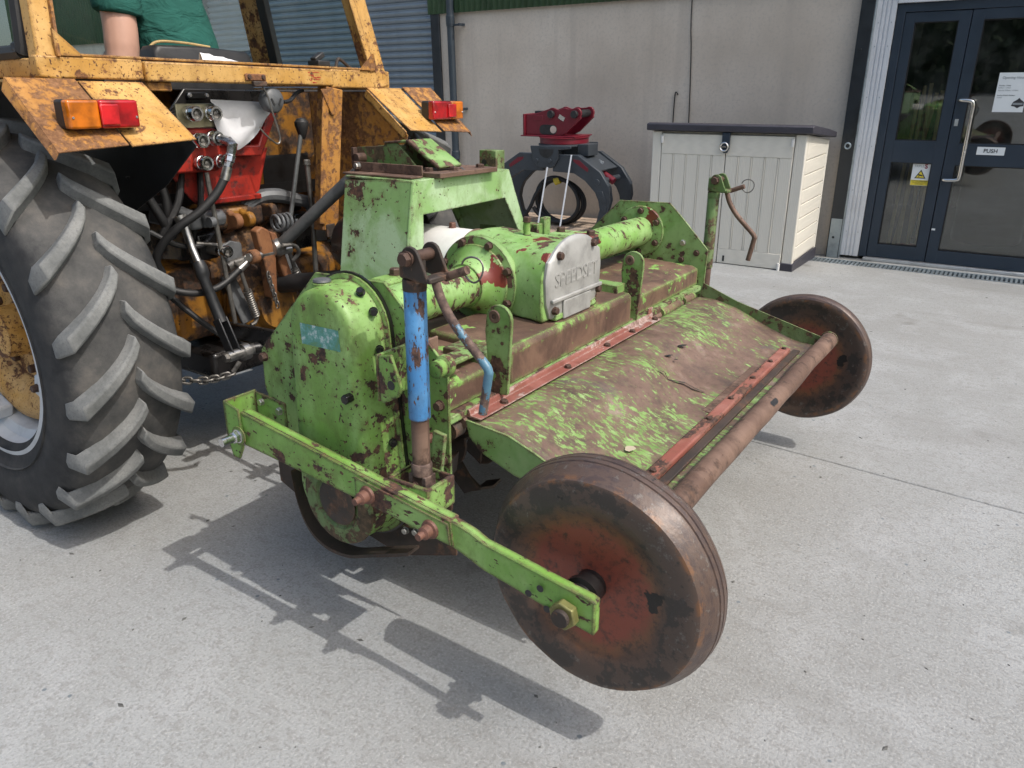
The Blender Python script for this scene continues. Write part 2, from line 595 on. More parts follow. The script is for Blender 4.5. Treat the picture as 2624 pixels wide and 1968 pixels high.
M['hose'] = plain('black_rubber_hose', (0.014, 0.014, 0.015), 0.55, 0, 0.2, 30)
M['black_plastic'] = plain('black_plastic', (0.02, 0.02, 0.021), 0.5, 0, 0.25, 20)
M['alu'] = plain('weathered_aluminium_cover', (0.37, 0.37, 0.355), 0.55, 0.3, 0.16, 16, 0.25, 60)
M['white_plastic'] = plain('white_plastic_guard', (0.72, 0.71, 0.68), 0.45, 0, 0.08, 8)
M['white_sheet'] = plain('white_crumpled_sheet', (0.66, 0.66, 0.68), 0.7, 0, 0.08, 8, 0.5, 24)
M['oily_black'] = plain('oily_black_metal', (0.012, 0.011, 0.011), 0.3, 0.0, 0.4, 15)


def wheel_mat():
    N = NT('rusted_wheel_disc')
    v = N.map()
    sep = N.t.nodes.new('ShaderNodeSeparateXYZ')
    N.l(N.tc.outputs['Object'], sep.inputs[0])
    rad = N.math('SQRT', N.math('ADD', N.math('MULTIPLY', sep.outputs[0], sep.outputs[0]), N.math('MULTIPLY', sep.outputs[2], sep.outputs[2])))
    n = N.noise(v, 7, 8, 0.68)
    nf = N.noise(v, 45, 7, 0.75)
    n5 = N.noise(v, 16, 6, 0.7)
    rw = N.math('ADD', N.math('ADD', rad, N.math('MULTIPLY', N.math('SUBTRACT', n, 0.5), 0.07)), N.math('MULTIPLY', N.math('SUBTRACT', nf, 0.5), 0.045))
    c = N.ramp(rw, [(0.0, (0.24, 0.06, 0.038)), (0.12, (0.23, 0.06, 0.038)), (0.145, (0.175, 0.08, 0.042)), (0.165, (0.10, 0.06, 0.044)), (0.20, (0.08, 0.056, 0.045)), (0.232, (0.095, 0.066, 0.052)), (0.246, (0.10, 0.066, 0.052)), (0.30, (0.095, 0.062, 0.049))])
    c = N.mix(N.math('MULTIPLY', N.step(nf, 0.48, 0.66), 0.8), c, (0.048, 0.032, 0.027))
    ring = N.math('MULTIPLY', N.step(rw, 0.175, 0.2), N.step(nf, 0.54, 0.64))
    c = N.mix(N.math('MULTIPLY', ring, 0.5), c, (0.22, 0.2, 0.18))
    drk = N.math('MULTIPLY', N.math('MULTIPLY', N.step(rw, 0.168, 0.18), N.step(rad, 0.240, 0.228)), N.step(n5, 0.49, 0.535))
    c = N.mix(N.math('MULTIPLY', drk, 0.8), c, (0.035, 0.031, 0.029))
    blot = N.noise(v, 10, 4, 0.55)
    c = N.mix(N.step(blot, 0.655, 0.675), c, (0.013, 0.011, 0.011))
    rim = N.math('MULTIPLY', N.math('MULTIPLY', N.step(rad, 0.226, 0.236), N.step(rad, 0.247, 0.24)), N.step(N.noise(v, 26, 5, 0.7), 0.47, 0.6))
    c = N.mix(N.math('MULTIPLY', rim, 0.8), c, (0.19, 0.09, 0.042))
    band = N.math('MULTIPLY', N.step(rad, 0.236, 0.241), N.step(N.noise(N.map((1, 3.0, 1)), 18, 5, 0.7), 0.49, 0.58))
    c = N.mix(N.math('MULTIPLY', band, 0.75), c, (0.06, 0.042, 0.04))
    rgh = N.math('ADD', N.math('MULTIPLY', n5, 0.5), 0.14)
    return N.set(Base_Color=c, Roughness=rgh, Metallic=0.12, Normal=N.bump(N.math('ADD', nf, n5), 0.45, 0.0025))


def tyre_mat(name, dusty):
    N = NT(name)
    v = N.map()
    n = N.noise(v, 9, 8, 0.7)
    nf = N.noise(v, 140, 5, 0.75)
    if dusty:
        c = N.ramp(n, [(0.3, (0.09, 0.095, 0.095)), (0.5, (0.165, 0.17, 0.167)), (0.72, (0.24, 0.242, 0.235))])
        c = N.mix(N.math('MULTIPLY', N.step(nf, 0.47, 0.7), 0.6), c, (0.10, 0.103, 0.103))
    else:
        sep = N.t.nodes.new('ShaderNodeSeparateXYZ')
        N.l(N.tc.outputs['Object'], sep.inputs[0])
        rad = N.math('SQRT', N.math('ADD', N.math('MULTIPLY', sep.outputs[0], sep.outputs[0]), N.math('MULTIPLY', sep.outputs[2], sep.outputs[2])))
        c = N.ramp(n, [(0.3, (0.02, 0.021, 0.023)), (0.5, (0.035, 0.036, 0.038)), (0.7, (0.06, 0.058, 0.056))])
        d = N.ramp(n, [(0.3, (0.04, 0.041, 0.042)), (0.5, (0.072, 0.071, 0.069)), (0.7, (0.125, 0.115, 0.105))])
        c = N.mix(N.step(N.math('ADD', rad, N.math('MULTIPLY', N.math('SUBTRACT', n, 0.5), 0.06)), 0.555, 0.605), c, d)
    return N.set(Base_Color=c, Roughness=0.78, Normal=N.bump(nf, 0.3, 0.002), Specular_IOR_Level=0.3)


M['wheel'] = wheel_mat()
M['tyre'] = tyre_mat('dusty_tyre_rubber', False)
M['lug'] = tyre_mat('scuffed_lug_rubber', True)
M['rim_grey'] = plain('light_grey_rim_paint', (0.5, 0.53, 0.56), 0.4, 0, 0.1, 10)


def lens(name, col, s=1.0):
    N = NT(name)
    v = N.map()
    w = N.t.nodes.new('ShaderNodeTexWave')
    N.l(v, w.inputs[0])
    w.inputs['Scale'].default_value = 60
    n = N.noise(v, 22, 3, 0.5)
    c = N.mix(N.step(n, 0.35, 0.7), col, tuple(k * 0.45 for k in col))
    return N.set(Base_Color=c, Roughness=0.16, Normal=N.bump(w.outputs[0], 0.12, 0.002), Coat_Weight=0.6, Subsurface_Weight=0.0)


M['lens_red'] = lens('red_lamp_lens', (0.42, 0.006, 0.01))
M['lens_bright'] = lens('bright_red_reflector', (0.6, 0.015, 0.02))
M['lens_orange'] = lens('orange_lamp_lens', (0.6, 0.16, 0.008))


def concrete_ground():
    N = NT('brushed_concrete_yard')
    v = N.map()
    big = N.noise(v, 0.6, 3, 0.55)
    mid = N.noise(v, 2.8, 4, 0.62, 0.4)
    mot = N.noise(v, 30, 3, 0.7)
    fine = N.noise(v, 120, 3, 0.75)
    c = N.ramp(big, [(0.3, (0.246, 0.246, 0.237)), (0.5, (0.281, 0.285, 0.279)), (0.7, (0.310, 0.319, 0.317))])
    c = N.mix(N.math('MULTIPLY', N.step(mid, 0.42, 0.7), 0.55), c, (0.365, 0.373, 0.377))
    c = N.mix(N.math('MULTIPLY', N.step(mot, 0.46, 0.66), 0.45), c, (0.215, 0.21, 0.2))
    c = N.mix(N.math('MULTIPLY', N.step(fine, 0.5, 0.64), 0.42), c, (0.17, 0.168, 0.163))
    c = N.mix(N.math('MULTIPLY', N.step(fine, 0.44, 0.34), 0.5), c, (0.44, 0.438, 0.43))
    tm = N.noise(N.map((0.16, 1.0, 1), rot=(0, 0, R(-8))), 3.6, 4, 0.6)
    c = N.mix(N.math('MULTIPLY', N.step(tm, 0.55, 0.72), 0.3), c, (0.19, 0.184, 0.172))
    st = N.noise(N.map((1, 1, 1), (4, 3, 1)), 2.2, 3, 0.5)
    c = N.mix(N.math('MULTIPLY', N.step(st, 0.655, 0.72), 0.45), c, (0.14, 0.132, 0.12))
    ch = N.voro(v, 12.0)
    c = N.mix(N.math('MULTIPLY', N.step(N.math('ADD', ch, N.math('MULTIPLY', mot, 0.14)), 0.15, 0.12), N.step(mid, 0.44, 0.55)), c, (0.15, 0.172, 0.19))
    h = N.math('ADD', N.math('MULTIPLY', fine, 0.9), N.math('MULTIPLY', mot, 0.6))
    return N.set(Base_Color=c, Roughness=0.85, Normal=N.bump(h, 0.6, 0.005), Specular_IOR_Level=0.3)


def wall_mat():
    N = NT('grey_rendered_concrete_wall')
    v = N.map()
    big = N.noise(v, 0.9, 3, 0.6)
    mid = N.noise(N.map((1, 1, 0.35)), 4.0, 5, 0.7)
    fine = N.noise(v, 34, 4, 0.8)
    c = N.ramp(big, [(0.34, (0.51, 0.445, 0.375)), (0.5, (0.58, 0.51, 0.435)), (0.66, (0.63, 0.565, 0.49))])
    c = N.mix(N.math('MULTIPLY', N.step(mid, 0.48, 0.78), 0.35), c, (0.42, 0.36, 0.30))
    c = N.mix(N.math('MULTIPLY', N.step(fine, 0.47, 0.66), 0.45), c, (0.40, 0.365, 0.325))
    rain = N.noise(N.map((1, 1, 0.06)), 5.0, 4, 0.6)
    c = N.mix(N.math('MULTIPLY', N.step(rain, 0.52, 0.7), 0.35), c, (0.42, 0.37, 0.32))
    spot = N.voro(v, 3.3)
    c = N.mix(N.math('MULTIPLY', N.step(spot, 0.035, 0.02), 0.6), c, (0.5, 0.48, 0.45))
    return N.set(Base_Color=c, Roughness=0.9, Normal=N.bump(N.math('ADD', fine, mid), 0.35, 0.004), Specular_IOR_Level=0.2)


M['yard'] = concrete_ground()
M['wall'] = wall_mat()
M['joint'] = plain('dark_joint_filler', (0.05, 0.05, 0.048), 0.9)
M['clad'] = plain('green_cladding_sheet', (0.05, 0.105, 0.055), 0.45, 0.0, 0.15, 5, 0.05)
M['shutter'] = plain('grey_roller_shutter', (0.20, 0.235, 0.265), 0.35, 0.35, 0.1, 5, 0.05)
M['navy'] = plain('anthracite_door_frame', (0.02, 0.033, 0.052), 0.4, 0.0, 0.08, 4, 0.03)
M['darkpost'] = plain('black_painted_column', (0.016, 0.02, 0.025), 0.4, 0.0, 0.2, 6, 0.05)
M['galv'] = plain('galvanised_steel', (0.33, 0.38, 0.41), 0.42, 0.7, 0.15, 12, 0.05)
M['whitepanel'] = plain('white_profiled_sheet', (0.60, 0.62, 0.65), 0.45, 0.0, 0.07, 3, 0.05)
M['pipe'] = plain('dark_grey_downpipe', (0.03, 0.042, 0.055), 0.42, 0.0, 0.15, 6, 0.05)
M['sill'] = plain('aluminium_sill', (0.5, 0.52, 0.53), 0.4, 0.5, 0.12, 12)
M['chrome'] = plain('brushed_stainless', (0.6, 0.59, 0.57), 0.22, 1.0, 0.05, 30, 0.03)
M['paper'] = plain('white_paper', (0.72, 0.75, 0.76), 0.6, 0, 0.03, 4, 0.0)
M['ink'] = plain('black_ink', (0.03, 0.03, 0.035), 0.6, 0, 0.02, 4, 0.0)
M['ink_grey'] = plain('grey_ink', (0.25, 0.27, 0.28), 0.6, 0, 0.02, 4, 0.0)
M['ink_red'] = plain('maroon_ink', (0.25, 0.02, 0.03), 0.6, 0, 0.02, 4, 0.0)
M['sign_yellow'] = plain('yellow_label', (0.75, 0.6, 0.05), 0.5, 0, 0.03, 4, 0.0)
M['shed'] = None
M['lid'] = plain('anthracite_plastic_lid', (0.042, 0.04, 0.052), 0.5, 0, 0.12, 8, 0.2, 60)
M['grapple'] = plain('dark_grey_grapple_paint', (0.04, 0.048, 0.058), 0.42, 0, 0.15, 8, 0.06)
M['grapple_red'] = plain('crimson_grapple_paint', (0.15, 0.009, 0.02), 0.38, 0, 0.12, 8, 0.06)
M['pallet'] = plain('raw_pallet_timber', (0.45, 0.34, 0.25), 0.8, 0, 0.2, 12, 0.3)
M['strap'] = plain('white_strapping', (0.75, 0.76, 0.78), 0.4, 0, 0.05, 8, 0.05)
M['tape'] = plain('yellow_tape', (0.6, 0.48, 0.05), 0.5, 0, 0.1, 10)
M['broom'] = plain('pine_broom_handle', (0.62, 0.42, 0.2), 0.55, 0, 0.15, 10)
M['broom_red'] = plain('red_broom_bristle', (0.22, 0.03, 0.025), 0.8, 0, 0.2, 30)
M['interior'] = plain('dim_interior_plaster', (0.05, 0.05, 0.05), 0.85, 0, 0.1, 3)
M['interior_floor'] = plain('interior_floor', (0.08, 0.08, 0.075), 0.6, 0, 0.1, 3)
M['shopgreen'] = plain('dark_green_plastic', (0.02, 0.11, 0.05), 0.45, 0, 0.2, 10)
M['glass'] = glass('door_glass', (0.80, 0.85, 0.85), 0.09, 0.05)
M['cabglass'] = glass('cab_glass', (0.72, 0.84, 0.84), 0.03, 0.10, 0.35)
M['rubber'] = plain('black_window_rubber', (0.015, 0.015, 0.016), 0.6)
M['skin'] = plain('skin', (0.50, 0.29, 0.215), 0.5, 0, 0.06, 10, 0.05)
M['hair'] = plain('brown_hair', (0.05, 0.032, 0.02), 0.7, 0, 0.3, 60, 0.5)


def cloth(name, col):
    N = NT(name)
    v = N.map()
    fold = N.noise(N.map((1, 1, 2.2), rot=(R(35), 0, 0)), 9, 3, 0.5, 0.8)
    weave = N.noise(v, 300, 2, 0.5)
    c = N.mix(N.step(N.noise(v, 6, 5, 0.6), 0.4, 0.7), col, tuple(k * 1.25 for k in col))
    b = N.bump(fold, 0.7, 0.03)
    return N.set(Base_Color=c, Roughness=0.9, Normal=N.bump(weave, 0.2, 0.002, b), Specular_IOR_Level=0.2)


M['tshirt'] = cloth('green_jersey', (0.02, 0.092, 0.076))
M['trousers'] = cloth('dark_trousers', (0.03, 0.035, 0.045))


def shed_mat(name, col, stretch):
    N = NT(name)
    v = N.map(stretch)
    w = N.t.nodes.new('ShaderNodeTexWave')
    N.l(v, w.inputs[0])
    w.inputs['Scale'].default_value = 22
    w.inputs['Distortion'].default_value = 7
    w.inputs['Detail'].default_value = 4
    w.inputs['Detail Scale'].default_value = 0.8
    c = N.mix(N.math('MULTIPLY', w.outputs[0], 0.22), col, tuple(k * 0.75 for k in col))
    return N.set(Base_Color=c, Roughness=0.5, Normal=N.bump(w.outputs[0], 0.35, 0.003))


M['shed_v'] = shed_mat('woodgrain_plastic_boards', (0.70, 0.665, 0.585), (1, 1, 0.12))
M['shed_h'] = shed_mat('woodgrain_plastic_rails', (0.70, 0.665, 0.585), (0.12, 0.12, 1))
# ================================================================== setting: the yard
yb = MB()
yb.add([(-150, -150, -0.02), (150, -150, -0.02), (150, 150, -0.02), (-150, 150, -0.02)], [(0, 1, 2, 3)])
yard = bpy.data.objects.new('yard', mesh_of('yard', yb, M['joint']))
COL.objects.link(yard)
yard['kind'] = 'structure'
ORG[yard.name] = Vector((0, 0, 0))


def joint_y(x):
    return 2.962 - 0.054 * x


def slab(pts):
    m = MB()
    m.prism(pts, 'z', -0.018, 0.0)
    return part('concrete_slab', m, M['yard'], yard, bev=0.004, seg=1)


g = 0.0035
slab([(-60, -60), (60, -60), (60, joint_y(60) - g), (-60, joint_y(-60) - g)])
slab([(-60, joint_y(-60) + g), (60, joint_y(60) + g), (60, 7.195), (-60, 7.195)])

# grit and leaf scraps lying on the concrete
deb = MB()
for i in range(420):
    if i < 320:
        x, y = random.uniform(-2.6, 1.6), random.uniform(0.6, 4.2)
    else:
        x, y = random.uniform(-1.6, 2.2), random.uniform(3.5, 7.1)
    s_ = random.choice([0.0015, 0.002, 0.0025, 0.003, 0.004, 0.006])
    a = random.random() * 6.28
    L = s_ * random.uniform(1.0, 2.2)
    c, sn = math.cos(a), math.sin(a)
    hgt = s_ * random.uniform(0.3, 0.6)
    base = [(x + c * L, y + sn * L), (x - sn * s_, y + c * s_), (x - c * L, y - sn * L), (x + sn * s_ * 0.8, y - c * s_ * 0.8)]
    deb.add([(p[0], p[1], 0.0006) for p in base] + [(x + 0.1 * s_, y, hgt + 0.0006)], [(0, 1, 4), (1, 2, 4), (2, 3, 4), (3, 0, 4), (3, 2, 1, 0)])
solo('grit', deb, plain('grit_and_leaf_scraps', (0.1, 0.1, 0.095), 0.8, 0, 0.5, 40), (0, 0, 0), 'scattered grit and dry leaf scraps on the concrete yard', 'grit', kind='stuff', ang=10)

# ================================================================== the building (its own frame: x along the wall, y into it, z up)
BM = Matrix(((0.99999, 0.0, -0.00412, 0.00666), (-0.00014, 0.99940, -0.03473, 7.5516), (0.00412, 0.03473, 0.99939, 0.0055), (0, 0, 0, 1)))


def broot(name, loc, label, cat, group=None):
    return root(name, loc, label, cat, group, BM)


bw = broot('rendered_wall', (-3.7, 0, 0), 'bare grey rendered concrete wall between the roller shutter and glass door', 'wall')
m = MB().box(-5.99, -1.39, 0.0, 0.2, -0.2, 2.6)
part('wall_panel', m, M['wall'], bw)
m = MB().box(-60.0, -10.3, 0.0, 0.2, -0.2, 2.6)
lw_ = solo('plinth_wall', m, M['wall'], (-14, 0, 0), 'grey concrete base wall beyond the roller shutter, under green sheeting', 'wall', mat4=BM)


def corrugated(x0, x1, z0, z1, pitch, depth, y):
    m = MB()
    n = int((x1 - x0) / pitch * 8)
    rs = []
    for z in (z0, z1):
        rs.append([(x0 + (x1 - x0) * i / n, y - depth * (0.5 + 0.5 * math.sin(2 * math.pi * i / 8)), z) for i in range(n + 1)])
    return m.rings(rs, closed=False, cap=False)


def clad(x0, x1, z0, loc, label):
    o = solo('cladding_sheet', corrugated(x0, x1, z0, 5.6, 0.076, 0.018, -0.03), M['clad'], loc, label, 'cladding', mat4=BM, ang=60)
    sm = o.modifiers.new('thick', 'SOLIDIFY')
    sm.thickness = 0.002
    return o


clad(-6.13, -1.0, 2.285, (-3.7, 0, 2.285), 'green corrugated cladding above the grey wall and its downpipe')
clad(-34.0, -10.3, 2.215, (-16, 0, 2.2), 'green corrugated cladding seen through the tractor cab beyond the shutter')

# roller shutter
rsht = broot('roller_shutter', (-8.2, 0.02, 0), 'closed blue-grey roller shutter door behind the yellow tractor cab', 'shutter')


def slat_mesh():
    m = MB()
    prof = [(0.0, 0.0), (-0.002, 0.005), (-0.016, 0.012), (-0.026, 0.024), (-0.030, 0.038), (-0.026, 0.052), (-0.016, 0.064), (-0.002, 0.070), (0.004, 0.0755)]
    return m.rings([[(x, y, z) for y, z in prof] for x in (-2.1, 2.1)], closed=False, cap=False)


sm_ = shared('slat', slat_mesh, M['shutter'], 60)
for i in range(60):
    inst('slat', sm_, rsht, (-8.2, 0.035, 0.02 + i * 0.0755))
m = MB().box(-10.32, -10.2, -0.03, 0.12, 0, 4.6)
part('guide_rail', m, M['darkpost'], rsht, 0.003)
solo('steel_post', MB().box(-6.105, -5.985, -0.03, 0.16, -0.02, 2.30), M['darkpost'], (-6.04, 0, 0), 'black steel post between the roller shutter and the grey wall', 'post', bev=0.004, mat4=BM)

dp = broot('downpipe', (-5.778, -0.075, 0), 'dark grey round downpipe on the grey rendered wall', 'downpipe')
part('pipe', MB().cyl((-5.778, -0.075, 0.02), (-5.778, -0.075, 4.2), 0.042, n=20), M['pipe'], dp)
for z in (2.21, 0.75):
    part('socket', MB().lathe([(0.046, -0.05), (0.05, -0.045), (0.05, 0.045), (0.046, 0.05)], (-5.778, -0.075, z), 'z', 20), M['pipe'], dp)
for z in (2.16, 1.27):
    part('clip', MB().lathe([(0.048, -0.014), (0.048, 0.014)], (-5.778, -0.075, z), 'z', 20).box(-5.73, -5.64, -0.085, -0.066, z - 0.01, z + 0.01).box(-5.655, -5.63, -0.10, 0.0, z - 0.014, z + 0.014), M['pipe'], dp, 0.002)

# cable and hook on the wall
solo('wall_cable', MB().tube(spline([(-2.96, -0.012, 4.0), (-2.955, -0.012, 2.25), (-2.93, -0.012, 1.8), (-2.905, -0.012, 1.15), (-2.90, -0.012, 0.2)], 5), 0.006, 6), M['hose'], (-2.93, 0, 0), 'thin black cable running straight down the grey wall behind the storage box', 'cable', mat4=BM)
solo('hooked_wire', MB().tube(spline([(-3.035, -0.01, 1.42), (-3.05, -0.02, 1.445), (-3.065, -0.015, 1.42), (-3.07, -0.012, 1.25), (-3.07, -0.012, 0.9)], 5), 0.006, 6), M['hose'], (-3.06, 0, 0.9), 'short hooked wire on the grey wall beside the long cable', 'wire', mat4=BM)

# steel column beside the door
cl = broot('steel_column', (-1.39, -0.06, 0), 'black steel column with scuffed galvanised foot beside the glass door', 'column')
part('flange', MB().box(-1.447, -1.338, -0.075, -0.06, -0.02, 4.0), M['darkpost'], cl, 0.002)
part('web', MB().box(-1.40, -1.385, -0.06, 0.16, -0.02, 4.0), M['darkpost'], cl)
part('edge_strip', MB().box(-1.338, -1.326, -0.073, 0.0, -0.02, 4.0), M['galv'], cl, 0.002)
part('foot_plate', MB().box(-1.437, -1.342, -0.079, -0.075, -0.02, 0.36), M['galv'], cl, 0.001)
part('ring', MB().lathe([(0.017, -0.003), (0.024, -0.006), (0.03, -0.003), (0.03, 0.003), (0.017, 0.003)], (-1.391, -0.08, 1.0), 'y', 20, cap=False), M['galv'], cl)
for z in (0.19, 1.78):
    bolt(cl, (-1.40, -0.08, z), (0, -1, 0), 0.012, 0.008, M['darkpost'])

# white profiled jamb
jb = broot('jamb_panel', (-1.25, -0.03, 0), 'white ribbed metal jamb panel framing the dark glass door', 'door surround')
pr = [(-1.325, -0.02), (-1.325, -0.045), (-1.295, -0.045), (-1.29, -0.036), (-1.283, -0.036), (-1.278, -0.045), (-1.262, -0.045), (-1.257, -0.036), (-1.25, -0.036), (-1.245, -0.045), (-1.23, -0.045), (-1.225, -0.036), (-1.218, -0.036), (-1.213, -0.045), (-1.176, -0.045), (-1.176, -0.02)]
part('ribbed_sheet', MB().prism(pr, 'z', 0.03, 4.0), M['whitepanel'], jb, ang=20)
part('head_panel', MB().box(-1.174, 1.6, -0.05, -0.003, 2.118, 4.0), M['whitepanel'], jb, 0.004)
for z in (0.25, 0.62, 1.0, 1.4, 1.8, 1.98):
    for x in (-1.30, -1.20):
        bolt(jb, (x, -0.045, z), (0, -1, 0), 0.005, 0.004, M['galv'])

# glass door with side light
dr = broot('entrance_door', (-0.6, 0, 0), 'dark blue framed glass entrance door with side light and steel handle', 'door')
F0, F1 = -0.01, 0.06
m = MB().box(-1.173, -1.11, -0.02, 0.08, 0.03, 2.112).box(-1.11, 0.47, -0.02, 0.08, 2.05, 2.112)
part('outer_frame', m, M['navy'], dr, 0.003)
m = MB()
for (x0, x1, z0, z1) in ((-1.106, -1.03, 0.035, 2.045), (-0.71, -0.628, 0.035, 2.045), (-1.03, -0.71, 1.972, 2.045), (-1.03, -0.71, 0.872, 1.052), (-1.03, -0.71, 0.035, 0.152)):
    m.box(x0, x1, F0, F1, z0, z1)
part('side_light_frame', m, M['navy'], dr, 0.002)
m = MB()
for (x0, x1, z0, z1) in ((-0.622, -0.54, 0.035, 2.045), (-0.54, 0.30, 1.972, 2.045), (-0.54, 0.30, 0.866, 1.04), (-0.54, 0.30, 0.035, 0.142), (0.30, 0.39, 0.035, 2.045)):
    m.box(x0, x1, F0 - 0.004, F1, z0, z1)
part('leaf_frame', m, M['navy'], dr, 0.002)
for (x0, x1, z0, z1) in ((-1.03, -0.71, 1.052, 1.972), (-1.03, -0.71, 0.152, 0.872), (-0.54, 0.30, 1.04, 1.972), (-0.54, 0.30, 0.142, 0.866)):
    part('pane', MB().box(x0, x1, 0.024, 0.030, z0, z1), M['glass'], dr)
    b_ = MB()
    for (a0, a1, c0, c1) in ((x0, x0 + 0.008, z0, z1), (x1 - 0.008, x1, z0, z1), (x0 + 0.008, x1 - 0.008, z0, z0 + 0.008), (x0 + 0.008, x1 - 0.008, z1 - 0.008, z1)):
        b_.box(a0, a1, 0.004, 0.022, c0, c1)
    part('bead', b_, M['rubber'], dr)
hp = spline([(-0.592, -0.014, 1.378), (-0.592, -0.05, 1.380), (-0.56, -0.072, 1.379), (-0.51, -0.078, 1.372), (-0.492, -0.078, 1.345), (-0.489, -0.078, 1.25), (-0.486, -0.078, 0.9), (-0.486, -0.078, 0.785), (-0.50, -0.078, 0.757), (-0.55, -0.072, 0.75), (-0.598, -0.055, 0.748), (-0.598, -0.014, 0.748)], 6)
part('handle', MB().tube(hp, 0.0155, 14), M['chrome'], dr)
part('lock_plate', MB().box(-0.603, -0.577, -0.0175, -0.014, 1.178, 1.232).cyl((-0.59, -0.022, 1.205), (-0.59, -0.017, 1.205), 0.008), M['sill'], dr)
ps = part('push_plate', MB().box(-0.402, -0.205, -0.018, -0.0145, 0.958, 1.02), M['paper'], dr)
text('lettering', 'PUSH', 0.042, M['ink'], ps, (-0.304, -0.0195, 0.989), (1, 0, 0), (0, 0, 1), 0.0004, bold=0.0006)
part('small_label', MB().box(-0.618, -0.59, -0.0165, -0.0145, 0.317, 0.333), M['paper'], dr)
# poster on the glass
po = part('hours_notice', MB().box(-0.357, -0.147, 0.021, 0.0228, 1.288, 1.582), M['paper'], dr)
text('lettering', 'Opening Hours', 0.026, M['ink_grey'], po, (-0.252, 0.0202, 1.545), (1, 0, 0), (0, 0, 1), 0.0003, bold=0.0003, shear=0.12)
for i, (s_, z, mt) in enumerate((('Monday - Friday', 1.487, 'ink'), ('8.30am - 5.00pm', 1.470, 'ink_grey'), ('Saturday 9.00am - 12.00pm', 1.451, 'ink_grey'), ('Sunday & Bank Holidays', 1.414, 'ink'), ('Closed', 1.397, 'ink_grey'))):
    text('lettering', s_, 0.0125, M[mt], po, (-0.345, 0.0202, z), (1, 0, 0), (0, 0, 1), 0.0003, 'LEFT')
lg = MB().prism([(-0.235, 1.335), (-0.225, 1.365), (-0.20, 1.382), (-0.188, 1.395), (-0.176, 1.382), (-0.152, 1.365), (-0.15, 1.335), (-0.172, 1.33), (-0.19, 1.318), (-0.21, 1.33)], 'y', 0.0195, 0.0206)
part('emblem', lg, M['ink'], po)
part('emblem_band', MB().box(-0.226, -0.158, 0.0185, 0.0192, 1.343, 1.358), M['ink_grey'], po)
# security sticker on the lower side light
stk = part('security_sticker', MB().box(-0.856, -0.714, 0.0205, 0.0225, 0.682, 0.873), M['paper'], dr)
text('lettering', 'TRIPLE', 0.026, M['ink_grey'], stk, (-0.845, 0.0198, 0.843), (1, 0, 0), (0, 0, 1), 0.0003, 'LEFT')
text('lettering', 'S', 0.052, M['ink_red'], stk, (-0.752, 0.0198, 0.843), (1, 0, 0), (0, 0, 1), 0.0003, bold=0.002)
part('warning_panel', MB().box(-0.854, -0.716, 0.0195, 0.0203, 0.684, 0.728), M['sign_yellow'], stk)
tri = [(-0.83, 0.742), (-0.742, 0.742), (-0.786, 0.816)]
part('triangle_border', MB().prism(tri, 'y', 0.0192, 0.0203), M['ink'], stk)
part('triangle', MB().prism([(-0.817, 0.7495), (-0.755, 0.7495), (-0.786, 0.802)], 'y', 0.0184, 0.0191), M['sign_yellow'], stk)
cmk = Matrix.Rotation(R(14), 3, 'Y')
part('camera_symbol', MB().obox(Vector((-0.786, 0.018, 0.769)), (0.034, 0.0006, 0.011), cmk).obox(Vector((-0.796, 0.018, 0.759)), (0.005, 0.0006, 0.014), cmk), M['ink'], stk)
text('lettering', 'CCTV IN OPERATION', 0.0125, M['ink'], stk, (-0.785, 0.0188, 0.719), (1, 0, 0), (0, 0, 1), 0.0003, bold=0.0004)
text('lettering', '24 HOUR RECORDING', 0.0105, M['ink'], stk, (-0.785, 0.0188, 0.706), (1, 0, 0), (0, 0, 1), 0.0003)
text('lettering', 'IN PROGRESS', 0.0105, M['ink'], stk, (-0.785, 0.0188, 0.694), (1, 0, 0), (0, 0, 1), 0.0003)
part('sill', MB().box(-1.125, 0.472, -0.06, 0.06, 0.004, 0.03), M['sill'], dr, 0.004)

part('frame_stile', MB().box(0.396, 0.47, -0.02, 0.08, 0.03, 2.048), M['navy'], dr, 0.003)
solo('shop_wall', MB().box(0.475, 9.0, 0.0, 0.2, -0.2, 4.0), M['wall'], (3, 0, 0), 'plain rendered wall on the far side of the glass entrance door', 'wall', mat4=BM)

# room behind the glass
rm = broot('shop_interior', (-0.2, 2.0, 0), 'dim shop interior visible through the glass entrance door', 'room')
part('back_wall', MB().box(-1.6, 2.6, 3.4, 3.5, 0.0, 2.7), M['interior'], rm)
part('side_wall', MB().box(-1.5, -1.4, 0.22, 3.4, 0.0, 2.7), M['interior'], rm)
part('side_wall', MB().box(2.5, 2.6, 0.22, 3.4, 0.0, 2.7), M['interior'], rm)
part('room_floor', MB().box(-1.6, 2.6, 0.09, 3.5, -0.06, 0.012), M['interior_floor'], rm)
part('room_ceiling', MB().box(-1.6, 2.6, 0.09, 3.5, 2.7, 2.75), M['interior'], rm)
solo('drum', MB().lathe([(0.30, 0.0), (0.31, 0.02), (0.30, 0.3), (0.31, 0.32), (0.30, 0.6), (0.305, 0.86), (0.28, 0.87)], (-0.25, 1.4, 0.012), 'z', 28), M['black_plastic'], (-0.25, 1.4, 0.012), 'black plastic drum behind the glass door leaf', 'drum', mat4=BM)
solo('green_bin', MB().box(-0.92, -0.62, 1.15, 1.5, 0.012, 1.30), M['shopgreen'], (-0.78, 1.3, 0), 'dark green bin behind the brooms in the shop', 'bin', bev=0.03, mat4=BM)
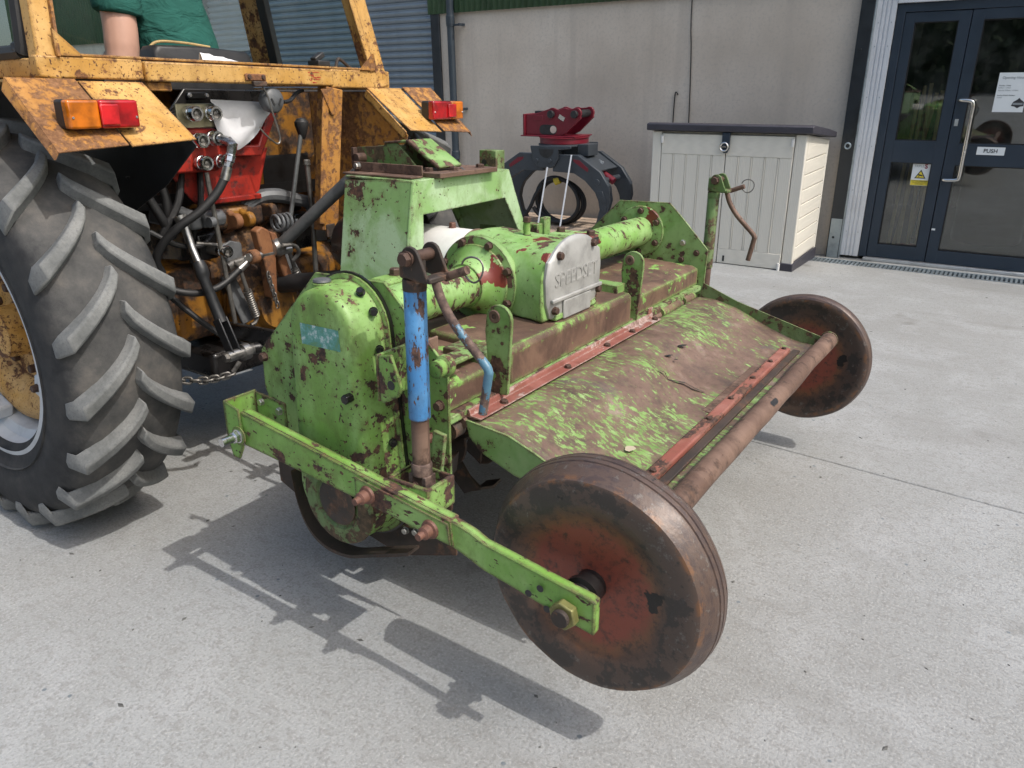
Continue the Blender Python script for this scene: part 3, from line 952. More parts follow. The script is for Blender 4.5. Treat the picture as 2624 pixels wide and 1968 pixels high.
bh = [((-0.95, 0.40, 0.03), (-0.83, 0.55, 1.42)), ((-0.90, 0.33, 0.03), (-0.93, 0.52, 1.48)), ((-0.82, 0.35, 0.10), (-0.88, 0.50, 1.50)), ((-0.76, 0.42, 0.03), (-0.79, 0.58, 1.44)), ((-0.99, 0.36, 0.03), (-0.97, 0.55, 1.36)), ((-0.84, 0.47, 0.03), (-0.74, 0.62, 1.38))]
blab = ['pale broom handle leaning inside the side light, upper end tilted out', 'upright pale broom handle inside the side light', 'pale broom handle standing in the red broom head', 'pale broom handle closest to the door stile inside the glass', 'pale broom handle against the hinge side of the side light', 'slanted broom handle behind the security sticker']
for i, (a, b) in enumerate(bh):
    o = root('broom', (a[0], a[1], 0), blab[i], 'broom', 'brooms behind the side light', BM)
    part('handle', MB().tube([a, b], 0.016, 8), M['broom'], o)
    if i == 2:
        part('broom_head', MB().box(-0.92, -0.70, 0.31, 0.39, 0.012, 0.11), M['broom_red'], o, 0.01)
    else:
        part('broom_head', MB().box(a[0] - 0.05, a[0] + 0.05, a[1] - 0.03, a[1] + 0.03, 0.012, 0.06), M['broom_red'] if i % 2 else M['black_plastic'], o, 0.008)

# drain along the building
dg_ = broot('drain_channel', (-0.2, -0.235, 0), 'slotted galvanised drain grating along the foot of the building', 'drain')
part('channel', MB().box(-3.2, 3.0, -0.34, -0.13, -0.09, -0.06), M['joint'], dg_)
m = MB().box(-3.2, 3.0, -0.335, -0.31, -0.03, 0.004).box(-3.2, 3.0, -0.16, -0.135, -0.03, 0.004)
part('grating_frame', m, M['galv'], dg_)
m = MB()
x = -3.19
while x < 3.0:
    m.box(x, x + 0.017, -0.31, -0.16, -0.02, 0.003)
    x += 0.034
part('grating_bars', m, M['galv'], dg_)['kind'] = 'stuff'
ts_ = part('threshold_strip', MB().box(-3.2, 3.0, -0.133, 0.06, -0.08, 0.002), M['yard'], yard)
ts_.matrix_world = BM
# ================================================================== storage box against the wall
sb = broot('storage_box', (-2.2, -0.55, 0), 'pale grey woodgrain plastic storage box with dark lid against the wall', 'storage box')
XL, XR, YF, YK = -2.865, -1.535, -0.955, -0.14


def ztop(y):
    return 1.15 - 0.085 * (y - YF) / (YK - YF)


# carcass behind the doors
m = MB().prism([(YF + 0.03, 0.02), (YK, 0.02), (YK, ztop(YK) - 0.005), (YF + 0.03, ztop(YF) - 0.005)], 'x', XL + 0.02, XR - 0.012)
part('carcass', m, M['shed_h'], sb)
for x0, x1 in ((XL, XL + 0.085), (XR - 0.09, XR)):
    part('corner_post', MB().box(x0, x1, YF, YF + 0.06, 0.03, 1.147), M['shed_v'], sb, 0.008)
part('corner_post', MB().box(XR - 0.05, XR, YK - 0.05, YK, 0.03, 1.06), M['shed_v'], sb, 0.008)
part('base', MB().box(XL - 0.005, XR + 0.012, YF - 0.006, YK, 0.0, 0.028).box(XR - 0.10, XR + 0.012, YF - 0.012, YK, 0.0281, 0.10), M['lid'], sb, 0.006)
for k, (x0, x1) in enumerate(((XL + 0.09, -2.193), (-2.187, XR - 0.095))):
    d = part('box_door', MB().box(x0, x1, YF + 0.004, YF + 0.028, 0.04, 1.13), M['shed_v'], sb, 0.003)
    part('rail', MB().box(x0 + 0.002, x1 - 0.002, YF - 0.006, YF + 0.004, 0.96, 1.128), M['shed_h'], d, 0.003)
    part('rail', MB().box(x0 + 0.002, x1 - 0.002, YF - 0.006, YF + 0.004, 0.042, 0.17), M['shed_h'], d, 0.003)
    n = 5
    w = (x1 - x0) / n
    for i in range(n):
        part('board', MB().box(x0 + i * w + (0.002 if i == 0 else 0.009), x0 + (i + 1) * w - (0.002 if i == n - 1 else 0.009), YF - 0.003, YF + 0.0045, 0.171, 0.959), M['shed_v'], d, 0.002)
    for i in range(1, n):
        part('bead', MB().cyl((x0 + i * w, YF + 0.001, 0.175), (x0 + i * w, YF + 0.001, 0.955), 0.0065, n=8), M['shed_v'], d)
    hx = x0 + 0.01 if k == 0 else x1 - 0.01
    for z in (1.08, 0.065):
        part('hinge', MB().cyl((hx, YF - 0.012, z - 0.03), (hx, YF - 0.012, z + 0.03), 0.013, n=10), M['white_plastic'], d)
# side boards
nb = 8
for i in range(nb):
    z0 = 0.115 + i * 0.1185
    y1 = YK - 0.055
    zt0 = z0 + 0.111
    if i == nb - 1:
        pts = [(YF + 0.065, z0), (y1, z0), (y1, ztop(y1) - 0.012), (YF + 0.065, ztop(YF + 0.065) - 0.012)]
    else:
        pts = [(YF + 0.065, z0), (y1, z0), (y1, zt0), (YF + 0.065, zt0)]
    part('side_board', MB().prism(pts, 'x', XR - 0.02, XR - 0.001), M['shed_h'], sb, 0.005)
# lid
m = MB().prism([(YF - 0.045, ztop(YF) + 0.006), (YK + 0.02, ztop(YK) + 0.006), (YK + 0.02, ztop(YK) + 0.055), (-0.45, ztop(-0.45) + 0.068), (YF, ztop(YF) + 0.07), (YF - 0.045, ztop(YF) + 0.06)], 'x', XL - 0.045, XR + 0.05)
part('lid', m, M['lid'], sb, 0.008)
part('latch', MB().prism([(-2.225, 1.15), (-2.155, 1.15), (-2.158, 1.02), (-2.172, 0.985), (-2.208, 0.985), (-2.222, 1.02)], 'y', YF - 0.03, YF - 0.006), M['navy'], sb, 0.006)
part('padlock', MB().lathe([(0.026, -0.006), (0.033, -0.012), (0.04, -0.006), (0.04, 0.0), (0.026, 0.0)], (-2.198, YF - 0.031, 1.035), 'y', 24, cap=False).box(-2.222, -2.175, YF - 0.042, YF - 0.031, 1.03, 1.042), M['chrome'], sb)
part('vent', MB().box(-2.135, -2.118, YF - 0.0085, YF - 0.0065, 0.06, 0.11), M['black_plastic'], sb)

# ================================================================== pallet with grapple
pl = broot('pallet', (-4.1, -0.55, 0), 'wooden pallet carrying the grapple against the grey wall', 'pallet')
for i in range(7):
    y = -1.0 + i * 0.135
    part('deck_board', MB().box(-4.75, -3.35, y, y + 0.115, 0.135, 0.157), M['pallet'], pl, 0.002)
for y in (-0.99, -0.60, -0.16):
    for x in (-4.75, -4.12, -3.49):
        part('block', MB().box(x, x + 0.14, y, y + 0.1, 0.022, 0.113), M['pallet'], pl, 0.002)
    part('bottom_board', MB().box(-4.75, -3.35, y, y + 0.1, 0.0, 0.0215), M['pallet'], pl, 0.002)
for x in (-4.75, -4.12, -3.49):
    part('stringer', MB().box(x, x + 0.14, -1.0, -0.05, 0.1135, 0.1345), M['pallet'], pl, 0.002)

gr = broot('timber_grapple', (-4.05, -0.6, 0.16), 'red and dark grey timber grapple with open claws on a pallet', 'grapple')


def claw(y0, y1, sgn, name):
    """one curved tine in the xz plane"""
    c = -4.02
    outer = [(c + sgn * 0.06, 0.895), (c + sgn * 0.345, 0.898), (c + sgn * 0.59, 0.75), (c + sgn * 0.69, 0.614), (c + sgn * 0.71, 0.489), (c + sgn * 0.68, 0.376), (c + sgn * 0.62, 0.26), (c + sgn * 0.54, 0.16)]
    inner = [(c + sgn * 0.50, 0.175), (c + sgn * 0.56, 0.27), (c + sgn * 0.592, 0.395), (c + sgn * 0.575, 0.48), (c + sgn * 0.538, 0.554), (c + sgn * 0.427, 0.658), (c + sgn * 0.30, 0.725), (c + sgn * 0.06, 0.73)]
    pts = outer + inner
    return part(name, MB().prism(pts, 'y', y0, y1), M['grapple'], gr, 0.006)


claw(-0.86, -0.80, 1, 'claw')
claw(-0.40, -0.34, 1, 'claw')
claw(-0.845, -0.79, -1, 'claw')
claw(-0.47, -0.41, -1, 'claw')
# ribs / cheek plates of the claws
part('claw_web', MB().prism([(-3.69, 0.888), (-3.47, 0.755), (-3.48, 0.74), (-3.70, 0.865)], 'y', -0.80, -0.40), M['grapple'], gr, 0.004)
part('slot', MB().prism([(-3.73, 0.858), (-3.66, 0.852), (-3.555, 0.775), (-3.565, 0.745), (-3.66, 0.80), (-3.72, 0.835)], 'y', -0.8625, -0.8602), M['grapple_red'], gr)
part('slot', MB().prism([(-4.31, 0.858), (-4.38, 0.852), (-4.49, 0.775), (-4.48, 0.745), (-4.38, 0.80), (-4.32, 0.835)], 'y', -0.8475, -0.8452), M['grapple_red'], gr)
part('wear_plate', MB().prism([(-3.455, 0.575), (-3.40, 0.575), (-3.352, 0.48), (-3.35, 0.38), (-3.39, 0.35), (-3.43, 0.45)], 'y', -0.866, -0.8601), M['grapple'], gr, 0.003)
part('wear_strip', MB().prism([(-3.425, 0.52), (-3.41, 0.52), (-3.385, 0.40), (-3.40, 0.395)], 'y', -0.869, -0.8661), M['grapple'], gr, 0.002)
part('pivot_pin', MB().cyl((-3.46, -0.868, 0.655), (-3.46, -0.33, 0.655), 0.028, n=18), M['grapple'], gr, 0.003)
part('red_cylinder', MB().cyl((-3.40, -0.62, 0.64), (-3.74, -0.60, 0.82), 0.035, n=16), M['grapple_red'], gr)
# centre hanger
hang = [(-4.205, 0.972), (-3.745, 0.98), (-3.745, 0.955), (-3.885, 0.94), (-3.885, 0.85), (-3.935, 0.782), (-3.965, 0.765), (-4.10, 0.765), (-4.135, 0.785), (-4.178, 0.836), (-4.205, 0.955)]
part('hanger_plate', MB().prism(hang, 'y', -0.885, -0.862), M['grapple'], gr, 0.005)
part('hanger_plate', MB().prism(hang, 'y', -0.33, -0.307), M['grapple'], gr, 0.005)
part('hanger_opening', MB().prism(arc(-4.02, 0.945, 0.085, 180, 360, 14), 'y', -0.8875, -0.8852), M['black_steel'], gr)
for x in (-4.124, -3.973):
    bolt(gr, (x, -0.885, 0.835), (0, -1, 0), 0.024, 0.016, M['grapple'])
part('top_plate', MB().lathe([(0.255, 0.0), (0.26, 0.004), (0.26, 0.016), (0.255, 0.02)], (-3.97, -0.615, 0.964), 'z', 40), M['grapple'], gr)
part('side_box', MB().box(-3.74, -3.62, -0.75, -0.55, 0.88, 0.99), M['grapple'], gr, 0.005)
part('turntable', MB().lathe([(0.235, 0.0), (0.245, 0.004), (0.245, 0.052), (0.255, 0.056), (0.255, 0.064)], (-3.97, -0.615, 0.985), 'z', 44), M['grapple_red'], gr)
part('head_base', MB().box(-4.39, -3.76, -0.78, -0.42, 1.0495, 1.062), M['grapple_red'], gr, 0.004)
chk = [(-4.35, 1.063), (-3.93, 1.063), (-3.87, 1.09), (-3.72, 1.225)] + arc(-3.77, 1.27, 0.055, -30, 120, 8) + [(-3.86, 1.312)] + arc(-3.902, 1.275, 0.047, 60, 120, 4) + [(-3.965, 1.30)] + arc(-4.04, 1.268, 0.055, 60, 125, 5) + [(-4.20, 1.275), (-4.27, 1.26), (-4.35, 1.258)]
for y0 in (-0.74, -0.48):
    part('cheek_plate', MB().prism(chk, 'y', y0, y0 + 0.025), M['grapple_red'], gr, 0.004)
part('back_plate', MB().box(-4.372, -4.3505, -0.76, -0.44, 1.0625, 1.262), M['grapple_red'], gr, 0.003)
for x, z in ((-4.045, 1.262), (-3.78, 1.264)):
    part('head_pin', MB().cyl((x, -0.775, z), (x, -0.42, z), 0.036, n=20), M['black_steel'], gr, 0.003)
part('cheek_window', MB().prism(arc(-4.14, 1.117, 0.047, 90, 270, 8) + arc(-4.03, 1.117, 0.047, -90, 90, 8), 'y', -0.7415, -0.7402), M['black_steel'], gr)
part('window_light', MB().prism(arc(-4.025, 1.119, 0.036, 0, 345, 14), 'y', -0.7435, -0.7417), M['wall'], gr)
part('rating_plate', MB().obox(Vector((-3.93, -0.743, 1.23)), (0.07, 0.003, 0.04), Matrix.Rotation(R(28), 3, 'Y')), M['chrome'], gr)
part('maker_boss', MB().box(-4.255, -4.145, -0.744, -0.7401, 1.20, 1.25), M['grapple_red'], gr, 0.002)
part('valve', MB().box(-4.28, -4.19, -0.68, -0.60, 1.20, 1.29), M['black_steel'], gr, 0.005)
text('lettering', 'LATINO', 0.042, M['paper'], gr, (-3.565, -0.60, 0.818), (0.52, -0.80, -0.30), (0.10, 0.42, 0.9), 0.0005)
# white strapping
for k, (x, xb) in enumerate(((-4.0, -4.06), (-3.74, -3.80))):
    zt = 0.775 if k == 0 else 0.9
    m = MB().bar((x, -0.893 if k == 0 else -0.872, zt), (xb, -0.995, 0.16), 0.016, 0.0015, up=(0, -1, 0))
    solo('strapping_band', m, M['strap'], (xb, -0.99, 0.16), ['white strapping band under the grapple hanger, tied to the pallet', 'white strapping band over the grapple claw, tied to the pallet'][k], 'strap', mat4=BM)
# coiled hydraulic hose
cp = []
for i in range(0, 150):
    t = i / 149
    a = t * 4 * math.pi * 1.0 + R(200)
    rx = 0.275 + 0.02 * math.sin(a * 0.5 + 1)
    rz = 0.225 + 0.015 * math.cos(a * 0.7)
    cp.append((-4.04 + rx * math.cos(a) - 0.05 * t * math.sin(a), -0.60 + 0.07 * (t - 0.5) * 2, 0.405 + rz * math.sin(a)))
hs = broot('coiled_hose', (-4.0, -0.6, 0.16), 'black hydraulic hose coiled upright inside the grapple claws', 'hose')
part('hose_loop', MB().tube(cp, 0.021, 10), M['hose'], hs)
part('hose_loop', MB().tube([(p[0] * 1.0 + 0.02, p[1] + 0.05, (p[2] - 0.405) * 0.93 + 0.405 - 0.012) for p in cp[:95]], 0.018, 10), M['hose'], hs)
part('hose_tail', MB().tube(spline([(-4.22, -0.62, 0.56), (-4.29, -0.65, 0.46), (-4.34, -0.68, 0.33), (-4.42, -0.7, 0.22), (-4.5, -0.72, 0.19)], 6), 0.02, 10), M['hose'], hs)
part('tape_wrap', MB().tube([(-4.075, -0.62, 0.60), (-4.02, -0.61, 0.622)], 0.04, 12), M['tape'], hs)
# ================================================================== the rotavator (rotary tiller) carried by the tractor
rv = root('rotavator', (-1.25, 2.1, 0.2), 'worn green and rusty tractor rotavator with two steel depth wheels', 'rotavator')
YN, YFp = 1.26, 3.03      # the two side plates


def plate_outline(dx):
    return [(-1.425 + dx, 0.955), (-1.195 + dx, 0.961), (-1.13 + dx, 0.90), (-1.012 + dx, 0.782), (-1.01 + dx, 0.42), (-1.06 + dx, 0.335), (-1.20 + dx, 0.31), (-1.50 + dx, 0.33), (-1.62 + dx, 0.45), (-1.67 + dx, 0.60), (-1.668 + dx, 0.71)]


def hullcase(o, y):
    """outline of the chain case grown by o, at depth y"""
    top = (-1.302, 0.842, 0.104 + o)
    bot = (-1.292, 0.43, 0.132 + o)
    pts = [(top[0] + top[2] * math.cos(R(a)), y, top[1] + top[2] * math.sin(R(a))) for a in range(0, 181, 12)]
    pts += [(bot[0] + bot[2] * math.cos(R(a)), y, bot[1] + bot[2] * math.sin(R(a))) for a in range(184, 357, 12)]
    return pts


part('side_plate', MB().prism(plate_outline(0), 'y', YN, YN + 0.008), M['green'], rv, 0.002)
part('side_plate', MB().prism(plate_outline(-0.03)[:4] + [(-1.045, 0.66), (-1.045, 0.42), (-1.09, 0.335), (-1.55, 0.33), (-1.70, 0.60), (-1.70, 0.71)], 'y', YFp, YFp + 0.008), M['green_half'], rv, 0.002)

cc = part('chain_case', MB().rings([hullcase(0.022, 1.2595), hullcase(0.024, 1.256), hullcase(0.024, 1.246), hullcase(0.021, 1.2445), hullcase(0.012, 1.2425), hullcase(0.010, 1.234), hullcase(0.006, 1.19), hullcase(0.004, 1.166), hullcase(0.001, 1.156), hullcase(-0.008, 1.1505), hullcase(-0.03, 1.149), hullcase(-0.06, 1.1485)]), M['green'], rv, ang=50)
part('gasket', MB().rings([hullcase(0.029, 1.2588), hullcase(0.0295, 1.2515), hullcase(0.0225, 1.2515), hullcase(0.0225, 1.2588)], cap=False), M['oily_black'], cc)
for a, (bx, bz, by) in enumerate([(-1.196, 0.90, 1.222), (-1.184, 0.81, 1.222), (-1.176, 0.70, 1.225), (-1.160, 0.575, 1.225), (-1.232, 0.938, 1.222), (-1.37, 0.938, 1.225), (-1.155, 0.46, 1.225)]):
    bolt(cc, (bx, by, bz), (0.75, -0.66, 0) if a != 4 and a != 5 else (0.3, -0.6, 0.75), 0.0115, 0.016, M['bolt_zinc'] if a == 2 else M['oily_black'])
part('lower_cover', MB().lathe([(0.118, 0.0), (0.116, -0.006), (0.10, -0.010), (0.075, -0.010), (0.07, -0.004), (0.0, -0.004)], (-1.282, 1.1485, 0.41), 'y', 40), M['green_dark'], cc, ang=40)
part('drain_boss', MB().lathe([(0.03, 0.0), (0.03, -0.02), (0.027, -0.024)], (-1.215, 1.180, 0.705), 'y', 20).cyl((-1.215, 1.157, 0.705), (-1.215, 1.128, 0.705), 0.0125, n=6), M['oily_black'], cc, 0.002)
part('filler_neck', MB().cyl((-1.335, 1.20, 0.93), (-1.335, 1.20, 0.954), 0.024, n=18), M['green'], cc, 0.002)
part('filler_cap', MB().lathe([(0.020, 0.0), (0.022, 0.002), (0.020, 0.007), (0.012, 0.009)], (-1.335, 1.20, 0.9545), 'z', 18), M['grey_cast'], cc)


def decal_mat():
    N = NT('worn_teal_decal')
    v = N.map()
    n = N.noise(v, 38, 5, 0.7)
    c = N.ramp(n, [(0.36, (0.10, 0.24, 0.12)), (0.46, (0.08, 0.26, 0.22)), (0.55, (0.14, 0.33, 0.30)), (0.60, (0.42, 0.52, 0.52))])
    return N.set(Base_Color=c, Roughness=0.5)


part('decal', MB().add([(-1.366, 1.1480, 0.862), (-1.238, 1.1480, 0.864), (-1.235, 1.1480, 0.813), (-1.364, 1.1480, 0.811)], [(0, 1, 2, 3)]), decal_mat(), cc)
part('hub_cap', MB().lathe([(0.058, 0.0), (0.062, -0.006), (0.055, -0.010), (0.0, -0.011)], (-1.28, 1.1445, 0.41), 'y', 28), M['dark_rust'], cc)
for bx, bz in ((-1.036, 0.69), (-1.654, 0.691), (-1.03, 0.55), (-1.64, 0.56)):
    bolt(rv, (bx, 1.2595, bz), (0, -1, 0), 0.0145, 0.018, M['bolt'])
part('lower_skirt', MB().prism([(-1.662, 0.42), (-1.66, 0.30), (-1.537, 0.252), (-1.30, 0.235), (-1.193, 0.215), (-1.005, 0.285), (-1.005, 0.40)], 'y', 1.2685, 1.2735), M['dark_rust'], rv, 0.001)
part('skid', MB().rings([[(p[0] + q * 0.0, y, p[1] + dz) for (y, dz, q) in ((1.195, 0.005, 0), (1.24, 0.005, 0), (1.24, -0.005, 0), (1.195, -0.005, 0))] for p in [(v.x, v.z) for v in spline([(-1.517, 0, 0.40), (-1.504, 0, 0.318), (-1.471, 0, 0.245), (-1.409, 0, 0.205), (-1.322, 0, 0.205), (-1.242, 0, 0.235), (-1.102, 0, 0.292)], 5)]]), M['dark_rust'], rv, ang=30)
for bx, bz in ((-1.17, 0.302), (-1.135, 0.31)):
    bolt(rv, (bx, 1.268, bz), (0, -1, 0), 0.011, 0.012, M['bolt_zinc'])

# deck over the rotor
dk = part('rotor_deck', MB().prism([(-1.075, 0.635), (-1.075, 0.70), (-1.10, 0.712), (-1.42, 0.725), (-1.60, 0.66), (-1.68, 0.50), (-1.672, 0.495), (-1.59, 0.65), (-1.41, 0.712), (-1.11, 0.70), (-1.087, 0.69), (-1.087, 0.635)], 'y', 1.27, 3.028), M['deck'], rv, 0.003)
part('gearbox_plinth', MB().prism([(-1.058, 0.63), (-1.058, 0.727), (-1.07, 0.737), (-1.34, 0.742), (-1.34, 0.63)], 'y', 1.585, 2.345), M['deck'], rv, 0.008)
part('plinth_end', MB().box(-1.30, -1.095, 2.30, 2.36, 0.70, 0.765), M['green_half'], rv, 0.003)
part('plinth_end', MB().box(-1.22, -1.10, 1.50, 1.58, 0.705, 0.735), M['green_dark'], rv, 0.003)
part('deck_lip', MB().box(-1.10, -1.052, 1.275, 3.02, 0.612, 0.634), M['green_half'], rv, 0.004)
# bracket near the blue jack
part('angle_bracket', MB().box(-1.125, -1.085, 1.275, 1.283, 0.72, 0.93).box(-1.125, -1.085, 1.283, 1.40, 0.72, 0.728).box(-1.125, -1.118, 1.283, 1.36, 0.728, 0.82), M['rust'], rv, 0.003)

# gearbox
gb = part('gearbox', MB().rings([[(x, y, z) for (y, z) in [(2.0 - w, 0.742), (2.0 + w, 0.742), (2.0 + w * 1.04, 0.80), (2.0 + w * 1.02, 0.88), (2.0 + w * 0.8, 0.935 * k), (2.0 + w * 0.35, 0.96 * k), (2.0 - w * 0.35, 0.96 * k), (2.0 - w * 0.8, 0.935 * k), (2.0 - w * 1.02, 0.88), (2.0 - w * 1.04, 0.80)]] for x, w, k in ((-1.48, 0.12, 0.985), (-1.46, 0.14, 1.0), (-1.40, 0.15, 1.01), (-1.25, 0.15, 1.0), (-1.15, 0.162, 1.0), (-1.12, 0.172, 1.005), (-1.106, 0.174, 1.005))]), M['green_gear'], rv, 0.006, ang=50)
part('gearbox_sump', MB().prism([(1.87, 0.7415), (2.13, 0.7415), (2.13, 0.76), (1.87, 0.76)], 'x', -1.47, -1.085), M['green_gear'], rv, 0.004)


def cover_outline(o):
    return [(1.845 - o, 0.80), (1.838 - o, 0.87), (1.85 - o, 0.92)] + [(1.995 + (0.145 + o) * math.cos(R(a)), 0.885 + (0.085 + o) * math.sin(R(a))) for a in range(150, 29, -10)] + [(2.14 + o, 0.92), (2.152 + o, 0.87), (2.148 + o, 0.80), (2.12 + o, 0.765 - o), (2.08, 0.75 - o), (2.06, 0.735 - o), (1.93, 0.735 - o), (1.90, 0.75 - o), (1.868 - o, 0.762 - o)]


cv = part('gearbox_cover', MB().rings([[(x, y, z) for y, z in cover_outline(o)] for x, o in ((-1.1055, 0.012), (-1.098, 0.012), (-1.092, 0.006), (-1.088, -0.004))]), M['alu'], gb, ang=30)
part('cover_ridge', MB().prism([(1.842, 0.80), (2.15, 0.80), (2.15, 0.812), (1.842, 0.812)], 'x', -1.0885, -1.078), M['alu'], cv, 0.003)
part('cover_panel', MB().prism([(1.91, 0.74), (2.08, 0.74), (2.08, 0.799), (1.91, 0.799)], 'x', -1.0885, -1.080), M['alu'], cv, 0.004)
text('lettering', 'SPEEDSET', 0.062, M['alu'], cv, (-1.088, 1.995, 0.862), (0, 1, 0), (0, 0, 1), 0.0022, bold=0.0)
for y, z in ((1.885, 0.935), (2.09, 0.945), (1.865, 0.775), (2.135, 0.79), (2.02, 0.728)):
    bolt(gb, (-1.089, y, z), (1, 0, 0), 0.014, 0.016, M['bolt'])
part('dipstick', MB().cyl((-1.275, 2.0, 0.955), (-1.275, 2.0, 1.005), 0.011, n=12), M['green'], gb)
bolt(gb, (-1.275, 2.0, 1.003), (0, 0, 1), 0.015, 0.018, M['bolt'])
bolt(gb, (-1.275, 2.0, 0.955), (0, 0, 1), 0.017, 0.01, M['bolt'])
AXX, AXZ = -1.348, 0.833
fl = part('bearing_flange', MB().lathe([(0.085, -0.012), (0.118, -0.01), (0.14, -0.006), (0.142, 0.0), (0.142, 0.018), (0.138, 0.022), (0.13, 0.03)], (AXX, 1.838, AXZ), 'y', 44), M['green_half'], gb, ang=30)
part('flange_face', MB().lathe([(0.118, 0.0), (0.116, -0.006), (0.09, -0.014), (0.075, -0.035), (0.066, -0.06)], (AXX, 1.828, AXZ), 'y', 40), M['green_gear'], gb, ang=40)
for k in range(8):
    a = R(22 + 45 * k)
    bolt(fl, (AXX + 0.126 * math.cos(a), 1.832, AXZ + 0.126 * math.sin(a)), (0, -1, 0), 0.0145, 0.018, M['bolt'])
part('axle_tube', MB().cyl((AXX, 1.27, AXZ), (AXX, 1.80, AXZ), 0.06, n=32), M['green_tube'], rv)
part('axle_tube', MB().cyl((AXX, 2.14, AXZ), (AXX, YFp, AXZ), 0.06, n=32), M['green_tube'], rv)
ff = part('end_flange', MB().lathe([(0.104, -0.010), (0.107, -0.006), (0.107, 0.0)], (AXX, YFp - 0.0005, AXZ), 'y', 40), M['green_gear'], rv, ang=30)
for k in range(6):
    a = R(30 + 60 * k)
    bolt(ff, (AXX + 0.086 * math.cos(a), YFp - 0.0105, AXZ + 0.086 * math.sin(a)), (0, -1, 0), 0.015, 0.018, M['bolt'])
for bx, bz in ((-1.153, 0.802), (-1.154, 0.731), (-1.09, 0.765)):
    bolt(rv, (bx, YFp - 0.0005, bz), (0, -1, 0), 0.0145, 0.012, M['bolt_zinc'] if bz > 0.8 else M['bolt'])
# clamps on the axle tube
part('tube_clamp', MB().prism([(-1.46, 0.85), (-1.39, 0.85), (-1.39, 0.885), (-1.40, 0.897), (-1.45, 0.897), (-1.46, 0.887)], 'y', 1.48, 1.63), M['green'], rv, 0.005)
bolt(rv, (-1.425, 1.55, 0.897), (0, 0, 1), 0.019, 0.022, M['bolt'])
part('tube_clamp', MB().box(-1.372, -1.205, 2.285, 2.385, 0.885, 0.921), M['green_gear'], rv, 0.008)
part('clamp_hole', MB().box(-1.2055, -1.2035, 2.315, 2.355, 0.888, 0.915), M['black_steel'], rv)
bolt(rv, (-1.345, 2.335, 0.921), (0, 0, 1), 0.018, 0.02, M['bolt'])
bolt(rv, (-1.225, 2.335, 0.921), (0, 0, 1), 0.018, 0.02, M['bolt'])


# lugs on the deck
def lug(y, dx):
    pts = [(-1.075 + dx, 0.625), (-1.02 + dx, 0.635), (-1.008 + dx, 0.83)] + arc(-1.047 + dx, 0.835, 0.039, 10, 165, 9) + [(-1.09 + dx, 0.80), (-1.082 + dx, 0.72)]
    o = part('lug_plate', MB().prism(pts, 'y', y, y + 0.012), M['green_half'], rv, 0.002)
    for k_, (x, z, r) in enumerate(((-1.06, 0.842, 0.012), (-1.035, 0.775, 0.007), (-1.03, 0.70, 0.006))):
        if k_ == 0:
            part('hole_boss', MB().lathe([(r * 0.6, 0.0), (r * 0.65, -0.003), (r * 1.3, -0.003), (r * 1.5, 0.0)], (x + dx, y - 0.0003, z), 'y', 16, cap=False), M['rust'], o)
        part('hole', MB().lathe([(r * 0.75, -0.002), (0.0001, -0.0021)], (x + dx, y, z), 'y', 14), M['dark_rust'], o)


lug(1.515, 0.0)
lug(2.375, -0.03)
part('lug_stay', MB().box(-1.16, -1.10, 1.40, 1.515, 0.733, 0.745), M['green_half'], rv, 0.004)

# headstock: folded arch
Xr, Xf = -1.59, -1.885
HF = [(0, 1, 2, 3), (7, 6, 5, 4), (0, 4, 5, 1), (1, 5, 6, 2), (2, 6, 7, 3), (3, 7, 4, 0)]
part('headstock_side', MB().add([(Xr, 1.775, 0.80), (Xr, 1.83, 1.12), (Xf, 1.83, 1.108), (Xf, 1.775, 0.79), (Xr, 1.785, 0.80), (Xr, 1.84, 1.112), (Xf, 1.84, 1.10), (Xf, 1.785, 0.79)], HF), M['green_few'], rv, 0.002)
part('headstock_side', MB().add([(Xr, 2.50, 0.86), (Xr, 2.365, 1.12), (Xf, 2.365, 1.108), (Xf, 2.50, 0.85), (Xr, 2.49, 0.86), (Xr, 2.353, 1.112), (Xf, 2.353, 1.10), (Xf, 2.49, 0.85)], HF), M['green_few'], rv, 0.002)
part('headstock_fold', MB().tube([(Xr - 0.005, 1.784, 0.80), (Xr - 0.005, 1.838, 1.113)], 0.010, 12), M['green_few'], rv)
part('headstock_top', MB().prism([(1.832, 1.121), (2.363, 1.121), (2.363, 1.113), (1.832, 1.113)], 'x', Xf, Xr + 0.003), M['green_few'], rv, 0.003)
fr_ = MB()
for x0, x1 in ((Xr - 0.004, Xr + 0.004),):
    fr_.prism([(1.777, 0.80), (1.832, 1.121), (2.363, 1.121), (2.498, 0.86), (2.45, 0.86), (2.335, 1.02), (1.873, 1.012), (1.868, 0.80)], 'x', x0, x1)
part('headstock_flange', fr_, M['green_few'], rv, 0.003)
part('headstock_flange', MB().prism([(1.777, 0.795), (1.832, 1.109), (2.363, 1.109), (2.498, 0.855), (2.455, 0.855), (2.335, 1.05), (1.862, 1.05), (1.82, 0.795)], 'x', Xf - 0.002, Xf + 0.006), M['green_few'], rv, 0.003)
part('headstock_foot', MB().box(-1.585, -1.52, 2.46, 2.50, 0.72, 0.915), M['green_half'], rv, 0.004)
part('headstock_foot', MB().box(-1.555, -1.53, 2.53, 2.575, 0.72, 0.93), M['green_half'], rv, 0.004)
part('headstock_foot', MB().box(-1.88, -1.52, 1.775, 1.90, 0.71, 0.80), M['green_half'], rv, 0.004)
part('parking_post', MB().box(-1.80, -1.72, 2.47, 2.53, 0.75, 1.175), M['green_dark'], rv, 0.003)
part('post_hole', MB().lathe([(0.012, -0.001), (0.0002, -0.0012)], (-1.775, 2.469, 1.13), 'y', 14), M['black_steel'], rv)
